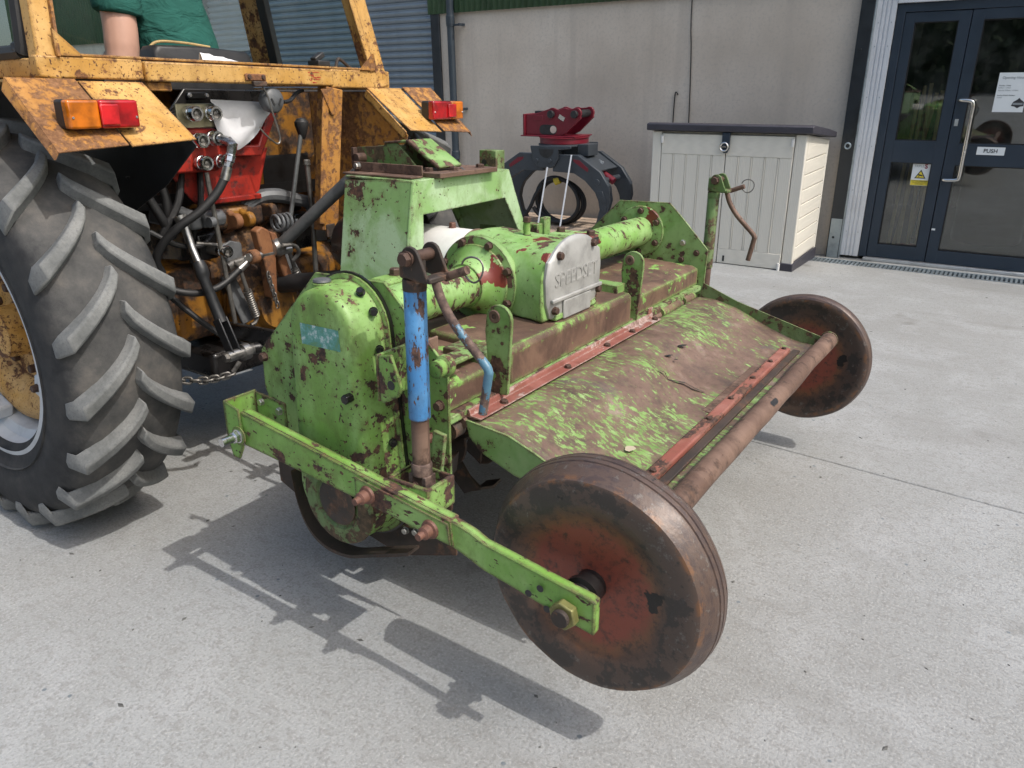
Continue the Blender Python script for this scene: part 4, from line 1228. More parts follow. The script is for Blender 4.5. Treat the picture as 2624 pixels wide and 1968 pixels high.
# top link bracket
tb = part('top_link_bracket', MB().prism([(-1.98, 1.135), (-1.985, 1.20), (-1.86, 1.208), (-1.845, 1.222), (-1.80, 1.222), (-1.70, 1.135)], 'y', 1.995, 2.003).prism([(-1.98, 1.135), (-1.985, 1.20), (-1.86, 1.208), (-1.845, 1.222), (-1.80, 1.222), (-1.70, 1.135)], 'y', 2.10, 2.108), M['green_dark'], rv, 0.002)
part('bracket_cap', MB().add([(-1.85, 1.99, 1.223), (-1.745, 1.99, 1.232), (-1.61, 1.99, 1.150), (-1.62, 1.99, 1.143), (-1.75, 1.99, 1.222), (-1.85, 1.99, 1.215), (-1.85, 2.115, 1.223), (-1.745, 2.115, 1.232), (-1.61, 2.115, 1.150), (-1.62, 2.115, 1.143), (-1.75, 2.115, 1.222), (-1.85, 2.115, 1.215)],
     [(0, 1, 2, 3, 4, 5), (11, 10, 9, 8, 7, 6), (0, 6, 7, 1), (1, 7, 8, 2), (2, 8, 9, 3), (3, 9, 10, 4), (4, 10, 11, 5), (5, 11, 6, 0)]), M['green_half'], tb, 0.003)
part('bracket_base', MB().box(-1.80, -1.56, 1.93, 2.25, 1.1215, 1.137), M['rust'], tb, 0.002)
part('link_pin', MB().cyl((-1.955, 1.955, 1.165), (-1.955, 2.13, 1.165), 0.017, n=14).box(-1.975, -1.962, 1.955, 1.975, 1.13, 1.20), M['bolt'], tb, 0.002)
part('flat_strap', MB().box(-1.91, -1.61, 1.845, 1.905, 1.1225, 1.129).box(-1.91, -1.61, 1.90, 1.906, 1.129, 1.160), M['rust'], rv, 0.002)
bolt(rv, (-1.885, 1.898, 1.147), (0, -1, 0), 0.012, 0.02, M['bolt_zinc'])
part('wire_hoop', MB().tube(spline([(-1.73, 1.95, 1.135), (-1.66, 1.965, 1.132), (-1.60, 1.99, 1.13), (-1.575, 2.04, 1.13), (-1.585, 2.09, 1.13), (-1.62, 2.12, 1.135)], 5), 0.007, 8), M['dull_steel'], rv)
for x, y in ((-1.64, 1.97), (-1.60, 2.05), (-1.60, 2.2)):
    bolt(rv, (x, y, 1.137), (0, 0, 1), 0.017, 0.014, M['bolt'])

# input shaft guards
part('shaft_guard', MB().lathe([(0.113, 0.0), (0.115, 0.003), (0.115, 0.40), (0.11, 0.40), (0.11, 0.01)], (-1.87, 2.0, 0.842), 'x', 40, cap=False), M['white_plastic'], rv)
part('guard_bolt_ring', MB().lathe([(0.108, 0.0), (0.12, 0.0), (0.12, 0.012), (0.108, 0.012)], (-1.475, 2.0, 0.842), 'x', 40, cap=False), M['rust'], rv)
part('guard_cone', MB().lathe([(0.10, 0.0), (0.15, 0.12), (0.185, 0.24), (0.18, 0.24), (0.09, 0.0)], (-2.05, 2.0, 0.86), 'x', 32, cap=False), M['oily_black'], rv)
part('drive_shaft', MB().cyl((-2.45, 1.89, 0.66), (-1.45, 2.0, 0.835), 0.035, n=16), M['black_plastic'], rv)
bolt(rv, (-1.57, 2.0, 0.957), (0, 0, 1), 0.014, 0.02, M['bolt_red'])

# rotor with tines
rt = part('rotor_shaft', MB().cyl((-1.285, 1.285, 0.42), (-1.285, 3.02, 0.42), 0.04, n=20), M['dark_rust'], rv)


def tine_mesh(s):
    m = MB()
    pth = [(0.05, 0.0), (0.13, 0.01), (0.175, 0.03), (0.195, 0.065), (0.20, 0.10)]
    r_ = []
    for r, t in pth[:3]:
        r_.append([(r, -0.005, -0.025 + t * 0.6), (r, 0.005, -0.025 + t * 0.6), (r, 0.005, 0.03 + t), (r, -0.005, 0.03 + t)])
    m.rings(r_)
    m.rings([[(0.172, -0.004 * s, 0.0), (0.180, -0.004 * s, 0.06), (0.172, -0.004 * s, 0.062), (0.164, -0.004 * s, 0.002)], [(0.185, 0.04 * s, 0.01), (0.195, 0.04 * s, 0.07), (0.187, 0.04 * s, 0.072), (0.177, 0.04 * s, 0.012)], [(0.18, 0.075 * s, 0.02), (0.188, 0.075 * s, 0.075), (0.181, 0.075 * s, 0.077), (0.173, 0.075 * s, 0.022)]])
    return m


tl_, tr_ = shared('tine_l', lambda: tine_mesh(1), M['dark_rust']), shared('tine_r', lambda: tine_mesh(-1), M['dark_rust'])
k = 0
for i in range(8):
    y = 1.33 + i * 0.235
    part('rotor_flange', MB().lathe([(0.09, -0.005), (0.09, 0.005)], (-1.285, y, 0.42), 'y', 24), M['dark_rust'], rv)
    for j in range(4):
        a = R(j * 90 + i * 31)
        q = Euler((0, -a, 0)).to_quaternion()
        inst('tine', tl_ if (i + j) % 2 == 0 and i < 7 or i == 0 else tr_, rt, (-1.285, y, 0.42), q)

# trailing hood
hood = MB()
prof = [(-1.035, 0.604), (-1.0, 0.607), (-0.96, 0.606), (-0.92, 0.600), (-0.88, 0.589), (-0.84, 0.573), (-0.80, 0.555), (-0.76, 0.537), (-0.72, 0.520), (-0.68, 0.506), (-0.64, 0.496), (-0.60, 0.490), (-0.56, 0.488), (-0.525, 0.490)]
HY0, HY1, HN = 1.375, 2.938, 46
rows = []
pp = spline([(x, 0, z) for x, z in prof], 3)
for j in range(HN + 1):
    y = HY0 + (HY1 - HY0) * j / HN
    row = []
    for i, p in enumerate(pp):
        t = i / (len(pp) - 1)
        e = min(1.0, 4 * t) * min(1.0, 5 * (1 - t))
        dz = 0.010 * noise.noise(Vector((p.x * 5.0, y * 3.2, 1.3))) + 0.004 * noise.noise(Vector((p.x * 14, y * 11, 4.1)))
        dz += -0.022 * math.exp(-((p.x + 0.80) ** 2 + (y - 2.22) ** 2 * 0.8) / 0.012)
        dz += 0.016 * math.exp(-((p.x + 0.86) ** 2 * 4 + (y - 2.05) ** 2) / 0.02)
        row.append((p.x, y, p.z + dz * e))
    rows.append(row)
hood.rings(rows, closed=False, cap=False)
rows_h = rows
ho = part('trailing_hood', hood, M['hood'], rv, ang=60)
sm = ho.modifiers.new('thick', 'SOLIDIFY')
sm.thickness = 0.005
sm.offset = -1
part('hood_side', MB().prism([(-1.03, 0.60), (-1.015, 0.665), (-0.87, 0.610), (-0.50, 0.512), (-0.49, 0.49), (-0.52, 0.47), (-0.60, 0.47), (-0.80, 0.53), (-0.95, 0.585)], 'y', 2.938, 2.944), M['green_dark'], rv, 0.001)
part('hood_side', MB().prism([(-1.045, 0.612), (-1.035, 0.57), (-1.0, 0.535), (-0.90, 0.50), (-0.82, 0.485), (-0.72, 0.47), (-0.60, 0.455), (-0.52, 0.47), (-0.52, 0.492), (-0.60, 0.492), (-0.72, 0.522), (-0.84, 0.575), (-0.92, 0.602)], 'y', 1.367, 1.3735), M['green_half'], rv, 0.001)
part('hinge_pipe', MB().cyl((-1.063, 1.37, 0.598), (-1.063, 2.93, 0.598), 0.017, n=16), M['rust'], rv)
for y0, y1 in ((2.60, 2.78), (2.82, 2.93)):
    part('hinge_sleeve', MB().cyl((-1.058, y0, 0.605), (-1.058, y1, 0.605), 0.021, n=16), M['deck'], rv)
part('pivot_end', MB().lathe([(0.012, -0.02), (0.022, -0.02), (0.022, 0.02), (0.012, 0.02)], (-1.075, 1.36, 0.582), 'y', 16), M['dark_rust'], rv)
st = part('clamp_strip', MB().prism([(-1.075, 0.613), (-1.010, 0.613), (-1.006, 0.617), (-1.040, 0.619), (-1.044, 0.634), (-1.050, 0.634), (-1.050, 0.620), (-1.075, 0.618)], 'y', 1.382, 2.50), M['red_strip'], rv, 0.001)
part('strip_tab', MB().box(-1.052, -1.046, 2.47, 2.505, 0.62, 0.655), M['red_strip'], rv, 0.001)
part('strip_lip', MB().box(-1.085, -1.062, 1.60, 2.42, 0.622, 0.638), M['rust'], rv, 0.003)
for y in (1.505, 1.84, 2.095, 2.285, 2.475):
    bolt(st, (-1.022, y, 0.6175), (0, 0, 1), 0.0125, 0.010, M['bolt'])
for y in (1.90, 2.30, 2.44):
    bolt(st, (-1.068, y, 0.6185), (0, 0, 1), 0.012, 0.010, M['bolt'])
rb = part('clamp_bar', MB().box(-0.637, -0.600, 1.53, 2.76, 0.492, 0.512), M['red_bar'], rv, 0.006, seg=3)
for y in (1.56, 1.95, 2.14, 2.36, 2.56, 2.735):
    bolt(rb, (-0.6185, y, 0.512), (0, 0, 1), 0.010, 0.007, M['bolt'])
part('rubber_strip', MB().box(-0.60, -0.575, 1.50, 2.80, 0.488, 0.497), M['dark_rust'], rv, 0.002)
part('patch_plate', MB().box(-0.665, -0.638, 2.02, 2.50, 0.493, 0.505), M['rust'], rv, 0.003)
rear_tube = MB()
rp = []
rr = []
for i in range(30):
    t = i / 29
    y = 1.385 + 1.565 * t
    rp.append((-0.508 + 0.004 * noise.noise(Vector((y * 4, 0, 0))), y, 0.511 + 0.004 * noise.noise(Vector((0, y * 4, 3)))))
    rr.append(0.030 + 0.0015 * noise.noise(Vector((y * 6, 2, 0))))
rear_tube.tube(rp, rr, 20)
part('rear_tube', rear_tube, M['rust'], rv, ang=60)
part('tube_end', MB().lathe([(0.024, 0.001), (0.033, 0.001), (0.033, 0.012), (0.024, 0.012)], (-0.508, 2.940, 0.511), 'y', 20), M['green_dark'], rv)
rh = []
for i in range(11):
    a = i / 11 * 6.283
    rad = 0.8 + 0.5 * noise.noise(Vector((math.cos(a) * 2, math.sin(a) * 2, 7)))
    u, w = math.cos(a) * rad * 0.034, math.sin(a) * rad
    ang_ = R(48) + w * 0.42
    rh.append((-0.508 + 0.0318 * math.cos(ang_), 2.13 + u, 0.511 + 0.0318 * math.sin(ang_)))
part('rusted_hole', MB().add(rh, [tuple(range(11))]), M['black_steel'], rv, smooth=False)


def hood_z(x, y):
    for i in range(len(pp) - 1):
        if pp[i].x <= x <= pp[i + 1].x:
            j = max(0, min(HN, int(round((y - HY0) / (HY1 - HY0) * HN))))
            return max(rows_h[j][i][2], rows_h[j][i + 1][2])
    return 0.5


crack = [(-0.832, 2.075), (-0.815, 2.085), (-0.80, 2.078), (-0.785, 2.10), (-0.765, 2.135), (-0.735, 2.135), (-0.705, 2.155)]
cw = [0.004, 0.008, 0.004, 0.006, 0.010, 0.011, 0.003]
cv_ = []
for (x, y), w in zip(crack, cw):
    cv_ += [(x + w * 0.5, y - w * 0.5, hood_z(x, y) + 0.0035), (x - w * 0.5, y + w * 0.5, hood_z(x, y) + 0.0035)]
part('hood_tear', MB().add(cv_, [(2 * i, 2 * i + 2, 2 * i + 3, 2 * i + 1) for i in range(len(crack) - 1)]), M['black_steel'], rv)
for (x, y, a, b) in ((-0.865, 2.235, 0.016, 0.005), (-0.858, 2.335, 0.017, 0.007), (-0.84, 2.235, 0.006, 0.004)):
    pts_ = [(x + a * math.cos(t) * 0.6 + b * math.sin(t), y + a * math.cos(t) - b * math.sin(t) * 0.5 + 0.003 * math.sin(3 * t)) for t in [k * 0.7 for k in range(9)]]
    part('hood_tear', MB().add([(u, w, hood_z(x, y) + 0.006) for u, w in pts_], [tuple(range(9))]), M['black_steel'], rv)
part('lichen_patch', MB().add([(-0.71 + 0.013 * math.cos(t) * (1 + 0.2 * math.sin(3 * t)), 1.62 + 0.018 * math.sin(t), hood_z(-0.71, 1.62) + 0.005) for t in [k * 0.52 for k in range(12)]], [tuple(range(12))]), plain('pale_lichen', (0.42, 0.36, 0.26), 0.9), rv)


# depth wheels
def depth_wheel(cx, cy, cz, rad, sgn, name='depth_wheel'):
    """sgn -1: outer face towards -y"""
    k = rad / 0.262
    w = 0.098
    pr_ = [(0.001, 0.018), (0.05, 0.0175), (0.12, 0.0165), (0.145, 0.014), (0.160, 0.008), (0.172, 0.003), (0.19, 0.0005), (0.214, 0.0), (0.228, 0.0006), (0.2325, 0.0028), (0.2350, 0.007), (0.2410, 0.017), (0.2465, 0.028), (0.2515, 0.036), (0.2545, 0.044), (0.2530, 0.0455), (0.2530, 0.0475), (0.2560, 0.049), (0.2575, 0.058), (0.2555, 0.0595), (0.2555, 0.062), (0.2580, 0.0635), (0.2585, 0.074), (0.2565, 0.0755), (0.2565, 0.0775), (0.2580, 0.079), (0.2560, 0.087), (0.2515, 0.094), (0.244, 0.098), (0.232, 0.099), (0.22, 0.096), (0.18, 0.080), (0.12, 0.068), (0.05, 0.065), (0.001, 0.065)]
    m = MB().lathe([(r * k, (t - w / 2) * -sgn) for r, t in pr_], (cx, cy, cz), 'y', 72, cap=False)
    m.v = [(p[0] + 0.0018 * noise.noise(Vector(p) * 9), p[1] + 0.0022 * noise.noise(Vector(p) * 13), p[2] + 0.0018 * noise.noise(Vector(p) * 9 + Vector((5, 0, 0)))) for p in m.v]
    o = part(name, m, M['wheel'], rv, ang=24, center=(cx, cy, cz))
    part('hub', MB().lathe([(0.046, 0.0), (0.044, 0.012 * sgn), (0.034, 0.016 * sgn), (0.034, 0.05 * sgn), (0.04, 0.055 * sgn), (0.04, 0.066 * sgn), (0.03, 0.07 * sgn), (0.026, 0.095 * sgn)], (cx, cy + sgn * 0.012, cz), 'y', 28), M['oily_black'], o)
    return o


depth_wheel(-0.580, 1.210, 0.426, 0.268, -1)
depth_wheel(-0.612, 3.065, 0.397, 0.260, 1)


# wheel arms
def wheel_arm(f, s, near):
    """f maps the near arm's y to the side it is on"""
    top = [(-1.553, 0.609), (-1.136, 0.553), (-0.875, 0.520)]
    bot = [(-0.868, 0.457), (-1.136, 0.485), (-1.548, 0.518)]

    def yy(a_, b_):
        return sorted((f(a_), f(b_)))
    a = part('wheel_arm', MB().prism(top + bot, 'y', *yy(1.085, 1.093)).prism(top + [(x, z - 0.007) for x, z in top[::-1]], 'y', *yy(1.0932, 1.118)).prism([(x, z + 0.007) for x, z in bot[::-1]] + bot, 'y', *yy(1.0932, 1.118)), M['green_arm'], rv, 0.002)
    part('arm_plate', MB().prism([(-1.15, 0.547), (-0.878, 0.514), (-0.872, 0.462), (-1.15, 0.490)], 'y', *yy(1.080, 1.0847)), M['green_arm'], a, 0.002)

    # jogged rear section
    def sec(x, yo, zb, zt):
        return [(x, f(yo), zb), (x, f(yo), zt), (x, f(yo + 0.024), zt), (x, f(yo + 0.024), zb)]
    part('arm_tail', MB().rings([sec(-0.895, 1.088, 0.462, 0.521), sec(-0.86, 1.089, 0.450, 0.516), sec(-0.828, 1.092, 0.436, 0.506), sec(-0.795, 1.092, 0.424, 0.492), sec(-0.70, 1.088, 0.412, 0.482), sec(-0.60, 1.082, 0.398, 0.473), sec(-0.535, 1.080, 0.388, 0.467), sec(-0.522, 1.080, 0.386, 0.462)]), M['green_arm'], a, 0.003, ang=25)
    # front U bracket
    part('arm_bracket', MB().box(-1.612, -1.604, *yy(1.080, 1.182), 0.512, 0.630).prism([(-1.605, 0.630), (-1.548, 0.617), (-1.548, 0.511), (-1.568, 0.474), (-1.594, 0.474), (-1.605, 0.512)], 'y', *yy(1.0785, 1.0849)).prism([(-1.604, 0.626), (-1.488, 0.617), (-1.488, 0.545), (-1.604, 0.535)], 'y', *yy(1.175, 1.182)), M['green_arm'], a, 0.003)
    d = (0, f(1.0) - f(1.1), 0)
    pb_ = Vector((-1.556, f(1.0785), 0.545))
    dv = Vector(d).normalized()
    part('stud', MB().cyl(pb_ - dv * 0.12, pb_ + dv * 0.055, 0.0115, n=14), M['zinc'], a)
    part('washer', MB().cyl(pb_, pb_ + dv * 0.004, 0.026, n=20), M['green'], a, 0.001)
    bolt(a, pb_ + dv * 0.004, dv, 0.020, 0.020, M['zinc'])
    if near:
        bolt(a, (-1.578, 1.175, 0.602), (0, -1, 0), 0.011, 0.012, M['bolt_zinc'])
        bolt(a, (-1.508, 1.175, 0.592), (0, -1, 0), 0.012, 0.012, M['bolt_zinc'])
    for x, z in ((-1.110, 0.512), (-0.926, 0.486)):
        bp = Vector((x, f(1.080), z))
        part('boss', MB().lathe([(r_, t_ * dv.y) for r_, t_ in ((0.023, 0.0), (0.021, 0.006), (0.0155, 0.008), (0.015, 0.024), (0.009, 0.028), (0.0085, 0.042))], bp, 'y', 18), M['bolt_red'], a)
    npos = Vector((-0.583, f(1.08), 0.418))
    part('axle_nut', MB().cyl(npos, npos + dv * 0.020, 0.031, n=6), plain('olive_zinc_nut', (0.20, 0.19, 0.07), 0.45, 0.4, 0.3, 25), a, 0.003)
    part('axle_end', MB().cyl(npos + dv * 0.0201, npos + dv * 0.031, 0.019, n=20), M['dark_rust'], a, 0.002)
    part('axle', MB().cyl(npos - dv * 0.005, npos - dv * 0.12, 0.02, n=16), M['oily_black'], a)
    for x, z in ((-0.645, 0.447), (-0.672, 0.425), (-0.628, 0.405)):
        p0 = Vector((x, f(1.0797), z))
        part('arm_hole', MB().cyl(p0, p0 + dv * 0.0006, 0.008, n=14), M['black_steel'], a)
    return a


wheel_arm(lambda y: y, 1, True)
wheel_arm(lambda y: 4.274 - y, -1, False)


# screw jacks with crank handles
def jack(px, py, mat_tube, mat_rod, rad, f, near):
    zt, zb = 1.005, 0.695
    j = part('depth_jack', MB().lathe([(rad * 0.8, zt + 0.006), (rad, zt), (rad, zb), (rad * 0.86, zb - 0.003)], (px, py, 0), 'z', 28), mat_tube, rv, ang=40)
    part('jack_rod', MB().cyl((px, py, zb), (px, py, 0.585), rad * 0.84, n=22), M['rust'], j)
    part('jack_clevis', MB().lathe([(rad * 0.9, 0.585), (rad, 0.58), (rad, 0.555), (rad * 0.7, 0.55)], (px, py, 0), 'z', 20).box(px - 0.026, px - 0.014, py - 0.018, py + 0.018, 0.49, 0.556).box(px + 0.014, px + 0.026, py - 0.018, py + 0.018, 0.49, 0.556), M['blue_worn'] if near else M['rust'], j, 0.002)
    bolt(j, (px - 0.004, py - rad * 0.8, 0.53), (0, -1, 0), 0.012, 0.014, M['bolt'])
    part('jack_collar', MB().lathe([(rad * 1.04, zt - 0.02), (rad * 1.06, zt - 0.012), (rad * 1.04, zt + 0.004), (rad * 0.7, zt + 0.008)], (px, py, 0), 'z', 24), M['dark_rust'] if near else M['green_dark'], j)
    mt = M['dark_rust'] if near else M['green_dark']
    # yoke: block, two ears, pin
    part('yoke_block', MB().box(px - 0.022, px + 0.022, py - 0.024, py + 0.016, zt + 0.006, zt + 0.062), mt, j, 0.006)
    for yy in (py - 0.027, py + 0.040):
        part('yoke_ear', MB().prism(arc(px + 0.012, zt + 0.052, 0.024, 20, 200, 8) + [(px - 0.004, zt + 0.01), (px + 0.03, zt + 0.004), (px + 0.058, zt + 0.008)], 'y', yy, yy + 0.008), mt, j, 0.002)
    part('yoke_pin', MB().cyl((px + 0.012, py - 0.045, zt + 0.052), (px + 0.012, py + 0.055, zt + 0.052), 0.013, n=12), M['bolt'], j)
    bolt(j, (px + 0.012, py - 0.035, zt + 0.052), (0, -1, 0), 0.018, 0.018, M['bolt'])
    part('yoke_bridge', MB().box(px + 0.034, px + 0.064, py - 0.026, py + 0.047, zt + 0.004, zt + 0.016), mt, j, 0.003)
    cr = spline([(px + 0.05, py + 0.005, zt + 0.012), (px + 0.068, py + 0.005, zt - 0.035), (px + 0.105, py + 0.005, zt - 0.085), (px + 0.172, py + 0.005, zt - 0.147), (px + 0.185, py + 0.005, zt - 0.165), (px + 0.184, py + 0.005, zt - 0.18), (px + 0.170, py + 0.005, zt - 0.262)], 6)
    part('crank_handle', MB().tube(cr, 0.0098, 12), M['blue_worn'] if near else M['rust'], j)
    part('stop_pin', MB().cyl((px + 0.055, py + 0.035, zt + 0.008), (px + 0.112, py + 0.035, zt + 0.030), 0.0095, n=12), M['rust'], j)
    c_ = Vector((px + 0.125, py + 0.035, zt + 0.032))
    ring = [c_ + Vector((0.026 * math.cos(R(a)), 0.004 * math.sin(R(2 * a)), 0.026 * math.sin(R(a)))) for a in range(-160, 161, 16)]
    part('linch_ring', MB().tube(ring, 0.0022, 6), M['dull_steel'], j)
    return j


jack(-1.022, 1.17, M['blue'], M['rust'], 0.0245, lambda y: y, True)
jack(-1.068, 3.11, M['green_dark'], M['rust'], 0.0235, lambda y: y, False)
part('trunnion_bracket', MB().prism([(-1.10, 0.835), (-1.062, 0.845), (-1.045, 0.80), (-1.035, 0.775), (-1.045, 0.75), (-1.09, 0.725), (-1.10, 0.73)], 'y', 1.128, 1.137).box(-1.108, -1.10, 1.128, 1.262, 0.727, 0.838), M['green'], rv, 0.003)
part('trunnion_eye', MB().lathe([(0.011, -0.001), (0.0002, -0.0012)], (-1.063, 1.1275, 0.775), 'y', 14), M['black_steel'], rv)
part('trunnion_boss', MB().lathe([(0.014, -0.045), (0.02, -0.043), (0.02, -0.02), (0.026, -0.016), (0.026, 0.0)], (-1.012, 1.259, 0.795), 'y', 20), M['green'], rv)
part('jack_foot', MB().box(-1.082, -0.962, 1.1185, 1.125, 0.475, 0.55).box(-1.082, -1.074, 1.125, 1.215, 0.475, 0.55).box(-0.972, -0.962, 1.125, 1.215, 0.475, 0.55).box(-1.074, -0.972, 1.208, 1.215, 0.475, 0.55), M['green_arm'], rv, 0.004)
part('jack_stay', MB().bar((-1.03, 1.225, 0.50), (-1.01, 1.225, 0.64), 0.012, 0.035, up=(1, 0, 0)), M['green_half'], rv, 0.002)
bolt(rv, (-1.065, 1.2595, 0.60), (0, -1, 0), 0.014, 0.02, M['bolt_red'])
# front lower hitch plates
for y in (1.58, 1.64, 2.56, 2.62):
    part('hitch_plate', MB().prism([(-1.86, 0.56), (-1.84, 0.66), (-1.78, 0.72), (-1.70, 0.73), (-1.60, 0.66), (-1.60, 0.46), (-1.76, 0.46)], 'y', y, y + 0.012), M['green_half'], rv, 0.002)
part('hitch_pin', MB().cyl((-1.80, 1.55, 0.60), (-1.80, 1.69, 0.60), 0.016, n=14), M['bolt'], rv)
# ================================================================== the tractor
tr = root('tractor', (-2.71, 1.9, 0), 'rusty yellow cab tractor carrying the rotavator on its rear linkage', 'tractor')

# ---- rear wheels
def lug_mesh(s):
    m = MB()
    st = []
    for t in (0.0, 0.1, 0.25, 0.42, 0.6, 0.8, 1.0):
        y = s * (-0.004 + 0.170 * t)
        th = -0.27 * (t ** 0.72)
        rt_ = 0.652 - 0.014 * t * t
        rb_ = 0.606 - 0.018 * t * t
        wt = (0.0155 + 0.006 * t) / rt_
        wb = wt + 0.017
        st.append((y, th, rt_, rb_, wt, wb))
    rs = []
    for y, th, rt_, rb_, wt, wb in st:
        sh = 0.7
        rs.append([(rb_ * math.cos(th - wb), y - s * 0.010 * sh, rb_ * math.sin(th - wb)), (rt_ * math.cos(th - wt), y - s * 0.006 * sh, rt_ * math.sin(th - wt)),
                   (rt_ * math.cos(th + wt), y + s * 0.006 * sh, rt_ * math.sin(th + wt)), (rb_ * math.cos(th + wb), y + s * 0.010 * sh, rb_ * math.sin(th + wb))])
    y, th, rt_, rb_, wt, wb = st[-1]
    rs.append([(0.548 * math.cos(th - wb * 0.8 - .03), s * 0.176, 0.548 * math.sin(th - wb * 0.8 - .03)), (0.575 * math.cos(th - wt - .03), s * 0.183, 0.575 * math.sin(th - wt - .03)),
               (0.575 * math.cos(th + wt - .03), s * 0.183, 0.575 * math.sin(th + wt - .03)), (0.548 * math.cos(th + wb * 0.8 - .03), s * 0.176, 0.548 * math.sin(th + wb * 0.8 - .03))])
    m.rings(rs)
    return m


lug_a, lug_b = shared('tread_lug_a', lambda: lug_mesh(-1), M['lug'], 40), shared('tread_lug_b', lambda: lug_mesh(1), M['lug'], 40)


def rear_wheel(cy, side):
    c = (-2.63, cy, 0.650)
    tp = [(0.352, -0.140), (0.372, -0.152), (0.395, -0.158), (0.43, -0.172), (0.48, -0.180), (0.52, -0.180), (0.555, -0.175), (0.578, -0.165), (0.594, -0.150), (0.608, -0.11), (0.616, -0.05), (0.618, 0.0)]
    tp += [(r, -t) for r, t in tp[-2::-1]]
    w = part('rear_tyre', MB().lathe(tp, c, 'y', 96, cap=False), M['tyre'], tr, ang=60, center=c)
    n = 20
    for i in range(n):
        for k, me in ((0, lug_a), (1, lug_b)):
            a = R(360 / n * (i - 0.5 * k) + 24.1)
            o = inst('tread_lug', me, w, c, Euler((0, -a, 0)).to_quaternion())
            if o.modifiers.get('b') is None:
                b = o.modifiers.new('b', 'BEVEL')
                b.width = 0.006
                b.segments = 2
                b.limit_method = 'ANGLE'
                b.angle_limit = R(40)
    for t_, r_ in ((-0.1815, 0.43), (-0.1835, 0.485)):
        part('sidewall_ring', MB().lathe([(r_ - 0.004, t_ + 0.012), (r_, t_ + 0.004), (r_ + 0.004, t_ + 0.010)], c, 'y', 80, cap=False), M['tyre'], w, ang=60)
    s = side
    part('wheel_rim', MB().lathe([(0.374, s * 0.158), (0.388, s * 0.156), (0.388, s * 0.146), (0.36, s * 0.138), (0.352, s * 0.10), (0.325, s * 0.085), (0.318, s * 0.04), (0.318, -s * 0.06), (0.35, -s * 0.10), (0.385, -s * 0.15)], c, 'y', 72, cap=False), M['rim_grey'], w, ang=40)
    d = part('wheel_disc', MB().lathe([(0.318, s * 0.015), (0.312, s * 0.038), (0.295, s * 0.062), (0.262, s * 0.078), (0.228, s * 0.076), (0.198, s * 0.058), (0.176, s * 0.03), (0.165, s * 0.012), (0.12, s * 0.006), (0.085, s * 0.01), (0.08, s * 0.09), (0.06, s * 0.10), (0.001, s * 0.10)], c, 'y', 64), M['yellow'], w, ang=40)
    for i in range(8):
        a = R(45 * i + 10)
        bolt(d, (c[0] + 0.135 * math.cos(a), c[1] + s * 0.008, c[2] + 0.135 * math.sin(a)), (0, s, 0), 0.018, 0.03, M['bolt'])
    for i in range(4):
        a = R(90 * i - 22)
        q = (c[0] + 0.30 * math.cos(a), c[1] + s * 0.095, c[2] + 0.30 * math.sin(a))
        part('rim_lug', MB().obox(Vector(q), (0.05, 0.06, 0.07), Euler((0, -a, 0))), M['rim_grey'], w, 0.008)
        bolt(w, (q[0], q[1] + s * 0.031, q[2]), (0, s, 0), 0.014, 0.02, M['bolt'])
    return w


rear_wheel(1.09, -1)
rear_wheel(2.69, 1)
part('rear_axle', MB().cyl((-2.63, 1.15, 0.65), (-2.63, 1.78, 0.65), 0.085, 0.12, 24), M['yellow_oily'], tr)
part('rear_axle', MB().cyl((-2.63, 2.0, 0.65), (-2.63, 2.64, 0.65), 0.12, 0.085, 24), M['yellow_oily'], tr)
part('axle_trumpet', MB().lathe([(0.16, 0.0), (0.165, 0.02), (0.15, 0.05), (0.13, 0.16)], (-2.64, 1.50, 0.65), 'y', 32), M['yellow_oily'], tr, ang=30)
for k in range(8):
    a = R(45 * k)
    bolt(tr, (-2.64 + 0.145 * math.cos(a), 1.50, 0.65 + 0.145 * math.sin(a)), (0, -1, 0), 0.016, 0.02, M['bolt'])

# ---- transmission and rear casting
tm = part('transmission', MB().rings([[(x, 1.90 + w * u, 0.66 + h * v) for u, v in ((-1, -0.7), (-0.7, -1), (0.7, -1), (1, -0.7), (1, 0.7), (0.7, 1), (-0.7, 1), (-1, 0.7))] for x, w, h in ((-3.6, 0.17, 0.24), (-2.60, 0.18, 0.26), (-2.50, 0.19, 0.26), (-2.46, 0.17, 0.24), (-2.43, 0.11, 0.17))]), M['yellow_oily'], tr, 0.012, ang=40)
part('shaft_cover', MB().lathe([(0.16, 0.0), (0.17, 0.02), (0.15, 0.05), (0.10, 0.07), (0.09, 0.12)], (-2.46, 1.88, 0.60), 'x', 32), M['yellow_oily'], tr, ang=40)
part('lift_cover', MB().box(-2.80, -2.42, 1.70, 2.06, 0.90, 0.985), M['yellow_oily'], tr, 0.02)
for y in (1.745, 1.80, 1.905):
    part('cover_ear', MB().prism(arc(-2.385, 0.955 if y > 1.9 else 0.935, 0.028, -100, 120, 8) + [(-2.45, 0.985), (-2.46, 0.88)], 'y', y, y + 0.028), M['rust_orange'] if y == 1.745 else M['yellow_oily'], tr, 0.006)
part('side_casting', MB().box(-2.62, -2.47, 1.52, 1.74, 0.50, 0.78), M['yellow_oily'], tr, 0.03)
part('side_casting', MB().box(-2.62, -2.44, 2.04, 2.26, 0.56, 0.74), M['yellow_oily'], tr, 0.03)
part('under_frame', MB().box(-2.9, -2.38, 1.58, 2.24, 0.36, 0.47), M['oily_black'], tr, 0.02)
part('draw_bar', MB().box(-2.9, -2.12, 1.86, 1.94, 0.36, 0.40), M['oily_black'], tr, 0.006)

